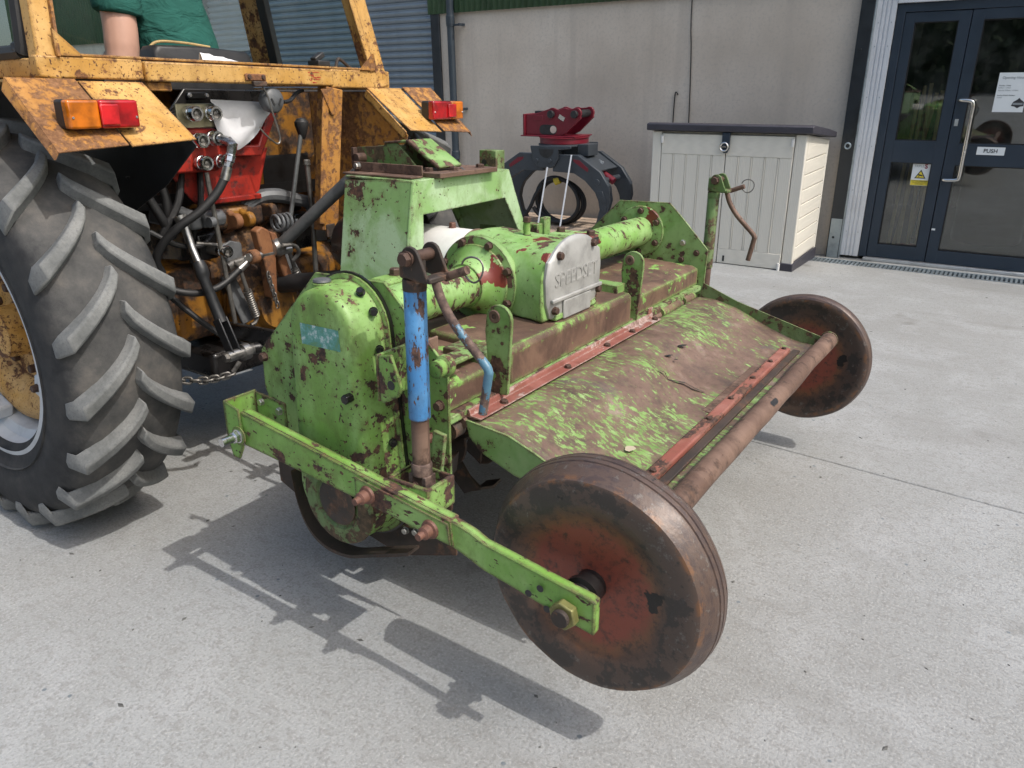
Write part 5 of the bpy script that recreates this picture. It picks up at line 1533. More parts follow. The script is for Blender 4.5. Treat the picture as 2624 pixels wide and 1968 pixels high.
# ---- drawbar clevis and top link
for k, pts in enumerate(([(1.772, 0.905), (1.80, 0.918), (1.83, 0.90), (1.85, 0.80), (1.838, 0.648), (1.805, 0.648), (1.80, 0.76), (1.785, 0.83)], [(1.84, 0.895), (1.868, 0.885), (1.90, 0.805), (1.935, 0.69), (1.905, 0.66), (1.87, 0.77)])):
    part('link_bracket', MB().prism(pts, 'x', -2.335 - 0.01 * k, -2.295 - 0.01 * k), M['rust_orange'], tr, 0.006)
part('bracket_pin', MB().cyl((-2.31, 1.735, 0.812), (-2.31, 1.93, 0.815), 0.016, n=14), M['steel'], tr)
part('pin_head', MB().lathe([(0.022, 0.0), (0.026, 0.004), (0.026, 0.03), (0.022, 0.034)], (-2.31, 1.742, 0.812), 'y', 18), M['rust_orange'], tr)
part('ball_end', MB().lathe([(0.012, -0.03), (0.03, -0.022), (0.037, 0.0), (0.03, 0.022), (0.012, 0.03)], (-2.308, 1.865, 0.83), 'y', 20), M['steel'], tr)
tk = part('top_link', MB().tube([(-2.30, 1.872, 0.834), (-2.285, 1.88, 0.85), (-2.27, 1.888, 0.864), (-2.0, 2.027, 1.123), (-1.955, 2.05, 1.165)], [0.02, 0.0225, 0.0225, 0.0225, 0.02], 20), M['grey_tube'], tr, ang=50)
part('link_clip', MB().tube(spline([(-2.26, 1.855, 0.845), (-2.25, 1.90, 0.84), (-2.25, 1.92, 0.81), (-2.27, 1.905, 0.78)], 4), 0.008, 8), M['dull_steel'], tk)
part('torsion_spring', MB().tube([(-2.33 + 0.03 * math.cos(t * 0.5), 1.885 + t * 0.0016, 0.915 + 0.03 * math.sin(t * 0.5)) for t in range(0, 52)], 0.006, 8), M['grey_cast'], tr)

# ---- lift arms, rods and lower links
part('lift_arm', MB().prism([(-2.62, 0.93), (-2.60, 1.0), (-2.45, 1.0), (-2.36, 0.985), (-2.35, 0.93), (-2.45, 0.925)], 'y', 1.555, 1.60), M['grey_cast'], tr, 0.01)
part('lift_arm', MB().prism([(-2.40, 0.935), (-2.40, 0.98), (-2.36, 0.99), (-2.335, 0.965), (-2.35, 0.93)], 'y', 1.60, 1.69), M['grey_cast'], tr, 0.01)
part('lift_arm', MB().tube(spline([(-2.45, 1.83, 0.955), (-2.44, 1.90, 0.998), (-2.42, 1.97, 1.005), (-2.40, 2.05, 0.985), (-2.38, 2.12, 0.965)], 5), [0.02, 0.022, 0.024, 0.026, 0.026, 0.027, 0.027, 0.028, 0.028, 0.028, 0.028, 0.028, 0.027, 0.026, 0.025, 0.024, 0.024, 0.024, 0.024, 0.024, 0.024], 10), M['grey_cast'], tr)
part('lift_arm_end', MB().lathe([(0.026, -0.045), (0.03, -0.04), (0.03, 0.03), (0.026, 0.035)], (-2.37, 2.14, 0.955), 'y', 16), M['grey_cast'], tr)
part('arm_bolt', MB().cyl((-2.32, 1.62, 0.955), (-2.32, 1.60, 0.955), 0.018, n=14), M['grey_cast'], tr)
part('lift_rod', MB().tube([(-2.40, 1.545, 0.975), (-2.385, 1.548, 0.94), (-2.36, 1.548, 0.87), (-2.33, 1.547, 0.815)], [0.024, 0.017, 0.013, 0.013], 14), M['steel'], tr)
lr = part('lift_rod_sleeve', MB().tube([(-2.335, 1.547, 0.825), (-2.325, 1.547, 0.805), (-2.32, 1.547, 0.78), (-2.315, 1.547, 0.765), (-2.25, 1.549, 0.62)], [0.02, 0.024, 0.024, 0.018, 0.021], 18), M['black_steel'], tr, ang=40)
for dy in (-0.018, 0.012):
    part('fork', MB().bar((-2.255, 1.549 + dy, 0.635), (-2.195, 1.552 + dy, 0.505), 0.007, 0.042, up=(1, 0, 0.4)), M['black_steel'], lr, 0.003)
part('lift_rod', MB().tube([(-2.38, 2.13, 0.955), (-2.34, 2.16, 0.86), (-2.33, 2.18, 0.80)], [0.014, 0.012, 0.012], 12), M['steel'], tr)
part('lift_rod_sleeve', MB().tube([(-2.335, 2.17, 0.82), (-2.32, 2.20, 0.77), (-2.24, 2.32, 0.60)], [0.022, 0.025, 0.021], 16), M['black_steel'], tr)
for ya, yb_ in ((1.72, 1.615), (2.10, 2.585)):
    lk = part('lower_link', MB().bar((-2.85, ya, 0.50), (-1.80, yb_, 0.592), 0.022, 0.062), M['oily_black'], tr, 0.006)
    part('link_ball', MB().lathe([(0.02, -0.028), (0.032, -0.022), (0.038, 0.0), (0.032, 0.022), (0.02, 0.028)], (-1.80, yb_, 0.60), 'y', 18), M['steel'], lk)
part('link_pin', MB().cyl((-2.195, 1.515, 0.512), (-2.195, 1.63, 0.515), 0.019, n=16).cyl((-2.195, 1.575, 0.513), (-2.195, 1.60, 0.5135), 0.03, n=20), M['steel'], tr)
part('link_tie', MB().cyl((-2.195, 1.63, 0.515), (-2.10, 1.80, 0.52), 0.022, n=14), M['oily_black'], tr)
bolt(tr, (-2.195, 1.518, 0.512), (0, -1, 0), 0.02, 0.02, M['dull_steel'])


def link_mesh():
    m = MB()
    ring = []
    for k in range(16):
        a = 2 * math.pi * k / 16
        ring.append((0.021 * math.cos(a) + (0.009 if math.cos(a) > 0 else -0.009), 0.011 * math.sin(a), 0))
    return m.tube(ring + [ring[0]], 0.0046, 7, cap=False)


lkm = shared('chain_link', link_mesh, M['dull_steel'], 60)
cpts = spline([(-2.16, 1.50, 0.462), (-2.19, 1.46, 0.452), (-2.23, 1.42, 0.446), (-2.29, 1.37, 0.452)], 3)
chn = part('check_chain', MB().tube([(-2.15, 1.53, 0.50), (-2.16, 1.505, 0.468)], 0.008, 8), M['dull_steel'], tr)
for i in range(len(cpts) - 1):
    d = cpts[i + 1] - cpts[i]
    q = Vector((1, 0, 0)).rotation_difference(d) @ Euler((R(90) * (i % 2) + 0.4, 0, 0)).to_quaternion()
    inst('chain_link', lkm, chn, (cpts[i] + cpts[i + 1]) / 2, q, (0.62, 1, 1))
for i in range(8):
    q = Euler((R(90) * (i % 2), R(90), 0.3)).to_quaternion()
    inst('chain_link', lkm, chn, (-2.285, 1.795 + 0.004 * i, 0.74 - 0.017 * i), q, (0.5, 0.6, 0.6))
# stabiliser with spring
part('stabiliser', MB().bar((-2.40, 1.70, 0.745), (-2.36, 1.74, 0.56), 0.055, 0.012, up=(1, 0, 0)), M['grey_cast'], tr, 0.004)
part('stabiliser', MB().bar((-2.40, 1.965, 0.79), (-2.36, 2.03, 0.62), 0.05, 0.012, up=(1, 0, 0)), M['grey_cast'], tr, 0.004)
for a, b in (((-2.33, 1.705, 0.785), (-2.33, 1.757, 0.575)), ((-2.31, 1.918, 0.83), (-2.31, 1.975, 0.62))):
    A, B_ = Vector(a), Vector(b)
    sr = part('spring_rod', MB().tube([A + Vector((0, -0.02, 0.012)), A, A.lerp(B_, 0.5), B_, B_ + Vector((0, -0.012, -0.016)), B_ + Vector((0, -0.03, -0.02))], 0.008, 10), M['dull_steel'], tr)
    m = MB()
    d = (B_ - A).normalized()
    u = d.orthogonal().normalized()
    w = d.cross(u)
    m.tube([A.lerp(B_, 0.45 + 0.5 * t / 130) + (u * math.cos(t * 0.62) + w * math.sin(t * 0.62)) * 0.0135 for t in range(131)], 0.0032, 6)
    part('coil_spring', m, M['dull_steel'], sr)

# ---- upright rods and levers
part('pull_rod', MB().tube([(-2.33, 1.622, 1.12), (-2.33, 1.632, 0.98), (-2.33, 1.645, 0.80), (-2.33, 1.66, 0.58)], 0.0085, 10), M['dull_steel'], tr)
part('pull_rod', MB().tube([(-2.33, 2.068, 1.12), (-2.33, 2.075, 0.95), (-2.33, 2.066, 0.70), (-2.33, 2.06, 0.55)], 0.010, 10), M['dull_steel'], tr)
bolt(tr, (-2.33, 2.068, 1.118), (0, 0, 1), 0.016, 0.022, M['dull_steel'])
lv = part('lever', MB().tube([(-2.33, 2.052, 1.235), (-2.33, 1.955, 0.90)], 0.0085, 10), M['grey_tube'], tr)
part('lever_knob', MB().lathe([(0.006, -0.05), (0.012, -0.045), (0.020, -0.02), (0.026, 0.0), (0.026, 0.012), (0.016, 0.024), (0.002, 0.027)], (-2.33, 2.058, 1.262), 'z', 20), M['black_plastic'], lv)

# ---- red rear panel, couplers and hoses
def nearer(pts, f):
    return [(y * f, 1.36 - (1.36 - z) * f) for y, z in pts]


part('rear_panel', MB().prism(nearer([(1.60, 1.10), (1.66, 1.02), (1.687, 0.99), (1.957, 0.985), (2.0, 1.10), (2.03, 1.18), (1.99, 1.165), (1.62, 1.165)], 0.972), 'x', -2.442, -2.430), M['tractor_red'], tr, 0.006)
part('upper_panel_shade', MB().prism(nearer([(1.60, 1.1655), (2.0, 1.1655), (2.092, 1.31), (2.06, 1.385), (1.70, 1.388), (1.62, 1.30)], 0.972), 'x', -2.446, -2.436), M['oily_black'], tr, 0.004)  # black colour stands in for the cab's shade on the upper red panel
part('panel_ledge', MB().prism(nearer([(1.76, 1.16), (1.96, 1.15), (2.06, 1.32), (2.03, 1.345), (1.95, 1.19), (1.77, 1.195)], 0.968), 'x', -2.4295, -2.375), M['tractor_red'], tr, 0.005)
part('panel_lip', MB().box(-2.4295, -2.405, 1.642, 1.90, 1.0, 1.02), M['tractor_red'], tr, 0.004)
part('socket', MB().box(-2.43, -2.415, 1.652, 1.725, 1.352, 1.375), M['black_plastic'], tr, 0.004)
for y in (1.656, 1.722):
    bolt(tr, (-2.415, y, 1.365), (1, 0, 0), 0.008, 0.008, M['zinc'])
part('coupler_plate', MB().box(-2.372, -2.36, 1.56, 1.712, 1.262, 1.339), plain('yellow_zinc_plate', (0.36, 0.33, 0.22), 0.4, 0.8, 0.15, 20), tr, 0.004)
part('coupler_block', MB().prism([(1.535, 1.118), (1.705, 1.116), (1.725, 1.14), (1.725, 1.245), (1.71, 1.26), (1.60, 1.262), (1.56, 1.22)], 'x', -2.43, -2.372), M['tractor_red'], tr, 0.008)
part('block_pipe', MB().cyl((-2.40, 1.53, 1.305), (-2.372, 1.575, 1.305), 0.015, n=12).cyl((-2.40, 1.57, 1.26), (-2.40, 1.70, 1.262), 0.02, n=12), M['oily_black'], tr)


def coupler(y, z, x0=-2.362, r=0.0245, par=tr):
    c = part('hose_coupler', MB().lathe([(r * 0.85, 0.0), (r * 0.85, 0.012), (r, 0.014), (r, 0.022), (r * 0.9, 0.024), (r * 0.9, 0.028), (r, 0.030), (r, 0.046), (r * 0.92, 0.050), (r * 0.66, 0.050), (r * 0.62, 0.030)], (x0, y, z), 'x', 24, cap=False), M['zinc'], par, ang=30)
    part('coupler_bore', MB().lathe([(r * 0.64, 0.034), (r * 0.3, 0.034), (r * 0.28, 0.044), (0.0005, 0.045)], (x0, y, z), 'x', 18, cap=False), M['dull_steel'], c)


for y, z in ((1.606, 1.308), (1.680, 1.308), (1.621, 1.150), (1.697, 1.150)):
    coupler(y, z)
coupler(1.628, 1.222, -2.378)
coupler(1.682, 1.228, -2.372)
coupler(1.655, 0.845, -2.36, 0.022)
part('coupler_body', MB().cyl((-2.36, 1.655, 0.845), (-2.48, 1.63, 0.85), 0.018, n=14), M['dull_steel'], tr)
el = part('hose_elbow', MB().tube([(-2.325, 1.684, 1.228), (-2.285, 1.695, 1.22), (-2.275, 1.698, 1.208), (-2.275, 1.694, 1.19), (-2.278, 1.672, 1.135)], [0.014, 0.016, 0.019, 0.016, 0.014], 8), M['zinc'], tr, ang=25)
bolt(el, (-2.276, 1.688, 1.175), (0.02, -0.25, -0.6), 0.019, 0.03, M['zinc'], 'hose_nut')
part('hose_ferrule', MB().cyl((-2.278, 1.672, 1.137), (-2.282, 1.655, 1.095), 0.0165, n=16), M['steel'], el)
part('hydraulic_hose', MB().tube(spline([(-2.282, 1.656, 1.10), (-2.29, 1.62, 1.05), (-2.31, 1.56, 0.995), (-2.34, 1.505, 0.955), (-2.38, 1.46, 0.90), (-2.41, 1.44, 0.84), (-2.42, 1.46, 0.79)], 6), 0.0145, 14), M['hose'], tr)
part('hydraulic_hose', MB().tube(spline([(-2.42, 1.41, 0.80), (-2.40, 1.435, 0.755), (-2.36, 1.49, 0.725), (-2.34, 1.555, 0.715), (-2.33, 1.62, 0.727), (-2.33, 1.68, 0.756), (-2.33, 1.712, 0.775)], 6), 0.0125, 14), M['hose'], tr)
part('hose_ferrule', MB().tube([(-2.33, 1.705, 0.771), (-2.33, 1.74, 0.79), (-2.33, 1.752, 0.80), (-2.34, 1.74, 0.81)], [0.0145, 0.0145, 0.012, 0.012], 14), M['steel'], tr)
part('adapter', MB().tube([(-2.345, 1.665, 0.785), (-2.345, 1.70, 0.795), (-2.345, 1.745, 0.80)], [0.02, 0.014, 0.014], 12), M['dull_steel'], tr)
part('hydraulic_hose', MB().tube(spline([(-2.45, 1.42, 1.12), (-2.44, 1.46, 1.05), (-2.43, 1.50, 0.96), (-2.44, 1.53, 0.90)], 5), 0.016, 12), M['hose'], tr)
part('hydraulic_hose', MB().tube(spline([(-2.47, 1.52, 1.12), (-2.46, 1.54, 1.04), (-2.46, 1.54, 0.96), (-2.47, 1.55, 0.9)], 5), 0.016, 12), M['hose'], tr)
for pts_, r_ in (([(-2.44, 1.60, 1.12), (-2.42, 1.56, 1.02), (-2.43, 1.50, 0.93), (-2.46, 1.47, 0.84)], 0.013), ([(-2.42, 1.66, 1.12), (-2.40, 1.63, 1.0), (-2.42, 1.60, 0.90), (-2.45, 1.60, 0.80)], 0.011), ([(-2.44, 1.45, 0.93), (-2.40, 1.52, 0.88), (-2.38, 1.60, 0.87), (-2.42, 1.68, 0.90)], 0.010), ([(-2.46, 2.02, 0.98), (-2.42, 2.00, 0.86), (-2.42, 1.95, 0.74), (-2.45, 1.92, 0.66)], 0.010), ([(-2.42, 1.48, 0.70), (-2.36, 1.55, 0.60), (-2.33, 1.63, 0.52), (-2.36, 1.72, 0.47)], 0.011)):
    part('hydraulic_hose', MB().tube(spline(pts_, 6), r_, 10), M['hose'], tr)
part('valve_block', MB().box(-2.47, -2.40, 1.60, 1.68, 0.81, 0.905), M['oily_black'], tr, 0.008)
part('valve_block', MB().box(-2.50, -2.42, 2.06, 2.16, 0.78, 0.92), M['oily_black'], tr, 0.008)
part('linkage_plate', MB().prism([(1.66, 0.86), (1.70, 0.875), (1.745, 0.86), (1.745, 0.80), (1.70, 0.78), (1.665, 0.81)], 'x', -2.362, -2.352), M['grey_cast'], tr, 0.004)
part('control_rod', MB().tube([(-2.38, 1.58, 0.88), (-2.36, 1.66, 0.865), (-2.36, 1.74, 0.86)], 0.006, 8), M['dull_steel'], tr)
part('cross_shaft', MB().cyl((-2.47, 1.56, 0.955), (-2.47, 2.12, 0.955), 0.03, n=16), M['oily_black'], tr)
# plough lamp
pl_ = part('work_lamp', MB().lathe([(0.003, -0.035), (0.025, -0.03), (0.038, -0.012), (0.042, 0.005), (0.042, 0.022), (0.036, 0.03), (0.002, 0.032)], (-2.29, 1.888, 1.350), 'x', 28), M['grey_cast'], tr, ang=50)
part('lamp_slot', MB().obox(Vector((-2.262, 1.875, 1.345)), (0.01, 0.007, 0.026), Euler((0.5, 0, 0))).obox(Vector((-2.262, 1.905, 1.345)), (0.01, 0.007, 0.026), Euler((-0.5, 0, 0))), M['black_plastic'], pl_)
part('lamp_cable', MB().tube(spline([(-2.27, 1.93, 1.345), (-2.28, 1.97, 1.35), (-2.30, 2.02, 1.375), (-2.31, 2.06, 1.385)], 5), 0.007, 8), M['hose'], tr)
part('dangling_wire', MB().tube(spline([(-2.262, 1.835, 1.40), (-2.26, 1.853, 1.37), (-2.26, 1.867, 1.32), (-2.26, 1.885, 1.26), (-2.26, 1.892, 1.22), (-2.26, 1.878, 1.205), (-2.26, 1.845, 1.225), (-2.26, 1.812, 1.255), (-2.26, 1.812, 1.265)], 6), 0.0032, 6), M['dull_steel'], tr)

# ---- fenders
def fender(s, y_in_b, y_out_b, y_in_t, y_out_t, inner):
    mid_b, mid_t = (y_in_b + y_out_b) / 2, (y_in_t + y_out_t) / 2
    zb_in, zb_out = 1.244, 1.222
    zb_mid = (zb_in + zb_out) / 2

    def sheet(pts, off):
        m = MB()
        nrm = Vector((0.56, 0, 0.83))
        a = [Vector(p) + nrm * off for p in pts]
        b = [p - nrm * 0.004 for p in a]
        return m.add(a + b, [(0, 1, 2, 3), (7, 6, 5, 4), (0, 4, 5, 1), (1, 5, 6, 2), (2, 6, 7, 3), (3, 7, 4, 0)])
    f = part('rear_fender', sheet([(-2.265, y_in_t, 1.400), (-2.265, mid_t, 1.400), (-2.05, mid_b, zb_mid), (-2.05, y_in_b, zb_in)], 0), M['yellow'], tr, 0.001)
    part('fender_extension', sheet([(-2.265, mid_t + s * 0.01, 1.4005), (-2.265, y_out_t, 1.4005), (-2.05, y_out_b, zb_out), (-2.05, mid_b + s * 0.01, zb_mid)], 0.005), M['yellow_rust'], f, 0.001)
    part('fender_lip', MB().add([(-2.265, y_out_t, 1.405), (-2.05, y_out_b, 1.226), (-2.05, y_out_b + s * 0.012, 1.208), (-2.265, y_out_t + s * 0.012, 1.372), (-2.265, y_out_t - s * 0.004, 1.405), (-2.05, y_out_b - s * 0.004, 1.226), (-2.05, y_out_b + s * 0.008, 1.208), (-2.265, y_out_t + s * 0.008, 1.372)], [(0, 1, 2, 3), (7, 6, 5, 4), (0, 4, 5, 1), (1, 5, 6, 2), (2, 6, 7, 3), (3, 7, 4, 0)]), M['yellow_rust'], f)
    part('fender_top', MB().box(-3.35, -2.266, *sorted((y_in_t, y_out_t)), 1.392, 1.3985), M['yellow'], f, 0.001)
    part('fender_inner', MB().prism([(-2.50, 0.80), (-2.18, 0.83), (-2.10, 1.10), (-2.06, 1.225), (-2.27, 1.385), (-3.3, 1.385), (-3.3, 0.9)] if s > 0 else [(-2.45, 1.0), (-2.24, 1.10), (-2.06, 1.225), (-2.27, 1.385), (-3.3, 1.385), (-3.3, 0.75), (-2.60, 0.72)], 'y', inner, inner + 0.005), M['yellow_rust'] if s > 0 else M['black_steel'], f, 0.001)
    return f


fender(-1, 1.41, 1.01, 1.40, 1.017, 1.412)
fender(1, 2.36, 2.75, 2.352, 2.748, 2.352)
part('fender_rib', MB().bar((-2.27, 2.349, 1.38), (-2.07, 2.349, 1.225), 0.008, 0.03, up=(0.6, 0, 0.8)), M['yellow'], tr, 0.002)


# ---- tail lamps
def tail_lamp(y0, y1, outer_first):
    z0, z1 = 1.278, 1.352
    o = part('tail_lamp', MB().box(-2.135, -2.090, y0, y1, z0, z1), M['black_plastic'], tr, 0.008)
    L = y1 - y0
    cuts = [(0, 0.44, 'lens_orange'), (0.44, 1.0, 'lens_red')] if outer_first else [(0, 0.60, 'lens_red'), (0.60, 1.0, 'lens_orange')]
    for a, b, mt in cuts:
        part('lens', MB().box(-2.0985, -2.068, y0 + L * a + 0.0004, y0 + L * b - 0.0004, z0 + 0.001, z1 - 0.001), M[mt], o, 0.007, seg=3)
    a = 0.43 if outer_first else 0.46
    part('reflector', MB().box(-2.070, -2.061, y0 + L * a, y0 + L * (a + 0.26), z0 + 0.010, z1 - 0.012), M['lens_bright'], o, 0.003)
    for t in (0.06, 0.95):
        bolt(o, (-2.069, y0 + L * t, (z0 + z1) / 2 - 0.008), (1, 0, 0), 0.004, 0.004, M['zinc'])
    return o


tail_lamp(1.062, 1.256, True)
tail_lamp(2.525, 2.728, False)

# ---- cab
part('cab_rear_rail', MB().box(-2.305, -2.265, 1.107, 1.410, 1.405, 1.462), M['yellow'], tr, 0.005)
part('cab_rear_rail', MB().box(-2.295, -2.252, 1.4105, 2.165, 1.402, 1.458), M['yellow'], tr, 0.005)
part('cab_rear_rail', MB().box(-2.305, -2.265, 2.1655, 2.488, 1.396, 1.462), M['yellow'], tr, 0.005)
part('rail_ledge', MB().box(-2.33, -2.2665, 1.165, 2.40, 1.4625, 1.470), M['yellow'], tr, 0.002)
pl1 = part('cab_pillar', MB().bar((-2.285, 1.136, 1.40), (-2.43, 1.235, 2.24), 0.058, 0.05, up=(1, 0, 0)), M['yellow'], tr, 0.006)
part('pillar_seal', MB().bar((-2.262, 1.166, 1.46), (-2.395, 1.262, 2.2), 0.008, 0.012, up=(1, 0, 0)), M['yellow_rust'], pl1)
part('cab_pillar', MB().bar((-2.285, 2.440, 1.396), (-2.43, 2.29, 2.24), 0.085, 0.05, up=(1, 0, 0)), M['yellow'], tr, 0.006)
part('pillar_flange', MB().bar((-2.262, 2.388, 1.46), (-2.405, 2.245, 2.22), 0.03, 0.008, up=(1, 0, 0)), M['yellow'], tr, 0.002)
part('gusset', MB().add([(-2.262, 1.162, 1.53), (-2.262, 1.162, 1.463), (-2.262, 1.235, 1.463), (-2.270, 1.162, 1.53), (-2.270, 1.162, 1.463), (-2.270, 1.235, 1.463)], [(0, 1, 2), (5, 4, 3), (0, 3, 4, 1), (1, 4, 5, 2), (2, 5, 3, 0)]), M['yellow'], tr)
part('gusset', MB().add([(-2.258, 2.395, 1.525), (-2.258, 2.41, 1.463), (-2.258, 2.320, 1.463), (-2.27, 2.395, 1.525), (-2.27, 2.41, 1.463), (-2.27, 2.320, 1.463)], [(0, 1, 2), (5, 4, 3), (0, 3, 4, 1), (1, 4, 5, 2), (2, 5, 3, 0)]), M['yellow_rust'], tr)
for y, yy in ((1.112, 1.20), (2.40, 2.30)):
    part('cab_sill', MB().box(-3.55, -2.306, y, y + 0.05, 1.405, 1.455), M['yellow'], tr, 0.004)
    part('cab_pillar', MB().bar((-3.50, y + 0.025, 1.40), (-3.42, yy + 0.02, 2.24), 0.06, 0.06, up=(1, 0, 0)), M['yellow'], tr, 0.005)
part('cab_pillar', MB().bar((-2.93, 2.425, 1.45), (-2.945, 2.30, 2.24), 0.05, 0.125, up=(1, 0, 0)), M['yellow'], tr, 0.008)
part('door_seal', MB().bar((-2.84, 2.405, 1.455), (-2.86, 2.285, 2.2), 0.03, 0.05, up=(1, 0, 0)), M['rubber'], tr, 0.004)
part('cab_roof', MB().box(-3.55, -2.38, 1.17, 2.36, 2.24, 2.30), M['yellow'], tr, 0.02)
part('cab_panel', MB().box(-3.58, -3.52, 1.15, 2.42, 0.95, 1.46), M['black_steel'], tr)
part('cab_floor', MB().box(-3.5, -2.58, 1.43, 2.34, 0.98, 1.03), M['black_steel'], tr)
part('cab_bulkhead', MB().box(-2.60, -2.585, 1.43, 2.34, 0.99, 1.38), M['yellow_oily'], tr)
part('bulkhead_opening', MB().prism([(2.06, 1.0), (2.30, 1.0), (2.30, 1.14), (2.06, 1.14)], 'x', -2.584, -2.582), M['black_steel'], tr)
# side window with rubber surround
ls = part('side_window', MB().add([(-2.42, 1.128, 1.47), (-3.36, 1.128, 1.47), (-3.30, 1.19, 2.15), (-2.52, 1.19, 2.15)], [(0, 1, 2, 3)]), M['cabglass'], tr)
part('window_seal', MB().tube(spline([(-3.36, 1.125, 1.468), (-2.45, 1.125, 1.468), (-2.385, 1.127, 1.482), (-2.365, 1.133, 1.53), (-2.42, 1.19, 2.12), (-2.47, 1.2, 2.16), (-3.3, 1.2, 2.16)], 5), 0.022, 8), M['rubber'], ls)
part('side_window', MB().add([(-2.33, 2.43, 1.46), (-2.86, 2.43, 1.46), (-2.88, 2.315, 2.2), (-2.44, 2.315, 2.2)], [(0, 1, 2, 3)]), M['cabglass'], tr)
part('side_window', MB().add([(-2.97, 2.43, 1.46), (-3.46, 2.43, 1.46), (-3.40, 2.315, 2.2), (-2.98, 2.315, 2.2)], [(0, 1, 2, 3)]), M['cabglass'], tr)
part('windscreen', MB().add([(-3.53, 1.16, 1.47), (-3.53, 2.42, 1.47), (-3.45, 2.3, 2.22), (-3.45, 1.22, 2.22)], [(0, 1, 2, 3)]), M['cabglass'], tr)
# latch, hook and steel post below the rail
lt_ = part('latch_plate', MB().box(-2.2515, -2.245, 1.76, 1.845, 1.412, 1.434), M['rust_orange'], tr, 0.003)
part('latch_tongue', MB().box(-2.25, -2.235, 1.785, 1.84, 1.394, 1.411), M['dark_rust'], lt_, 0.003)
for y in (1.775, 1.832):
    bolt(lt_, (-2.245, y, 1.424), (1, 0, 0), 0.009, 0.006, M['bolt'])
part('rail_hook', MB().tube(spline([(-2.31, 2.235, 1.47), (-2.31, 2.25, 1.50), (-2.31, 2.27, 1.495), (-2.31, 2.315, 1.468)], 5), 0.006, 8), M['dark_rust'], tr)
part('cab_latch', MB().box(-2.36, -2.30, 2.14, 2.20, 1.4705, 1.492).obox(Vector((-2.33, 2.165, 1.503)), (0.03, 0.05, 0.02), Euler((0.5, 0, 0))), M['black_plastic'], tr, 0.004)
po_ = part('cab_post', MB().bar((-2.28, 2.093, 0.868), (-2.28, 2.17, 1.395), 0.085, 0.05, up=(1, 0, 0)), M['yellow_rust'], tr, 0.004)
part('post_flange', MB().bar((-2.252, 2.05, 0.90), (-2.252, 2.12, 1.39), 0.03, 0.008, up=(1, 0, 0)), M['yellow_rust'], po_, 0.002)
part('post_foot', MB().box(-2.262, -2.25, 2.07, 2.115, 0.845, 0.895), M['dark_rust'], po_, 0.002)
part('post_gusset', MB().prism([(2.09, 1.39), (2.155, 1.39), (2.155, 1.30), (2.135, 1.30)], 'x', -2.25, -2.244), M['yellow_rust'], po_, 0.002)
part('rail_bracket', MB().box(-2.30, -2.27, 1.42, 1.50, 1.375, 1.402), M['yellow_rust'], tr, 0.004)
# paint smear on the rail
sm2 = MB()
for i in range(16):
    y, z = 2.06 + random.uniform(-0.02, 0.03), 1.428 + random.uniform(-0.018, 0.018)
    sm2.box(-2.2518, -2.2512, y, y + random.uniform(0.006, 0.022), z, z + random.uniform(0.0015, 0.003))
part('paint_smear', sm2, plain('red_paint_smear', (0.45, 0.03, 0.02), 0.6), tr)
# seat
se = part('seat_back', MB().rings([[(x, y, z) for y, z in [(1.60 + i_, 1.38), (2.0 - i_, 1.38), (2.0 - i_, 1.50 - i_), (1.985 - i_, 1.517 - i_), (1.80, 1.526 - i_), (1.62 + i_, 1.522 - i_), (1.605 + i_, 1.505 - i_)]] for x, i_ in ((-2.60, 0.012), (-2.59, 0.002), (-2.52, 0.0), (-2.505, 0.004), (-2.50, 0.012))]), M['black_plastic'], tr, 0.004, ang=50)
part('seat_trim', MB().tube(spline([(-2.555, 1.60, 1.40), (-2.555, 1.615, 1.49), (-2.555, 1.65, 1.532), (-2.555, 1.75, 1.536), (-2.555, 1.86, 1.528)], 5), 0.0045, 8), plain('tan_seat_piping', (0.4, 0.28, 0.12), 0.7), se)
part('seat_base', MB().box(-3.0, -2.58, 1.62, 2.0, 1.05, 1.16), M['black_plastic'], tr, 0.03)

# front end, hidden behind the cab
part('bonnet', MB().prism([(-5.15, 0.75), (-5.15, 1.28), (-5.08, 1.34), (-3.60, 1.40), (-3.60, 0.75)], 'y', 1.62, 2.18), M['yellow'], tr, 0.04)
part('front_axle', MB().box(-4.86, -4.74, 1.25, 2.55, 0.42, 0.52), M['oily_black'], tr, 0.01)
part('engine', MB().box(-5.0, -3.55, 1.70, 2.10, 0.45, 0.80), M['oily_black'], tr, 0.02)
for y in (1.16, 2.62):
    fw = part('front_tyre', MB().lathe([(0.20, -0.07), (0.24, -0.09), (0.32, -0.095), (0.365, -0.08), (0.38, -0.04), (0.38, 0.04), (0.365, 0.08), (0.32, 0.095), (0.24, 0.09), (0.20, 0.07)], (-4.80, y, 0.38), 'y', 48, cap=False), M['tyre'], tr, ang=40, center=(-4.80, y, 0.38))
    part('front_rim', MB().lathe([(0.205, -0.07), (0.19, -0.03), (0.12, -0.01), (0.0, -0.02)], (-4.80, y, 0.38), 'y', 36, cap=False), M['yellow'], fw)

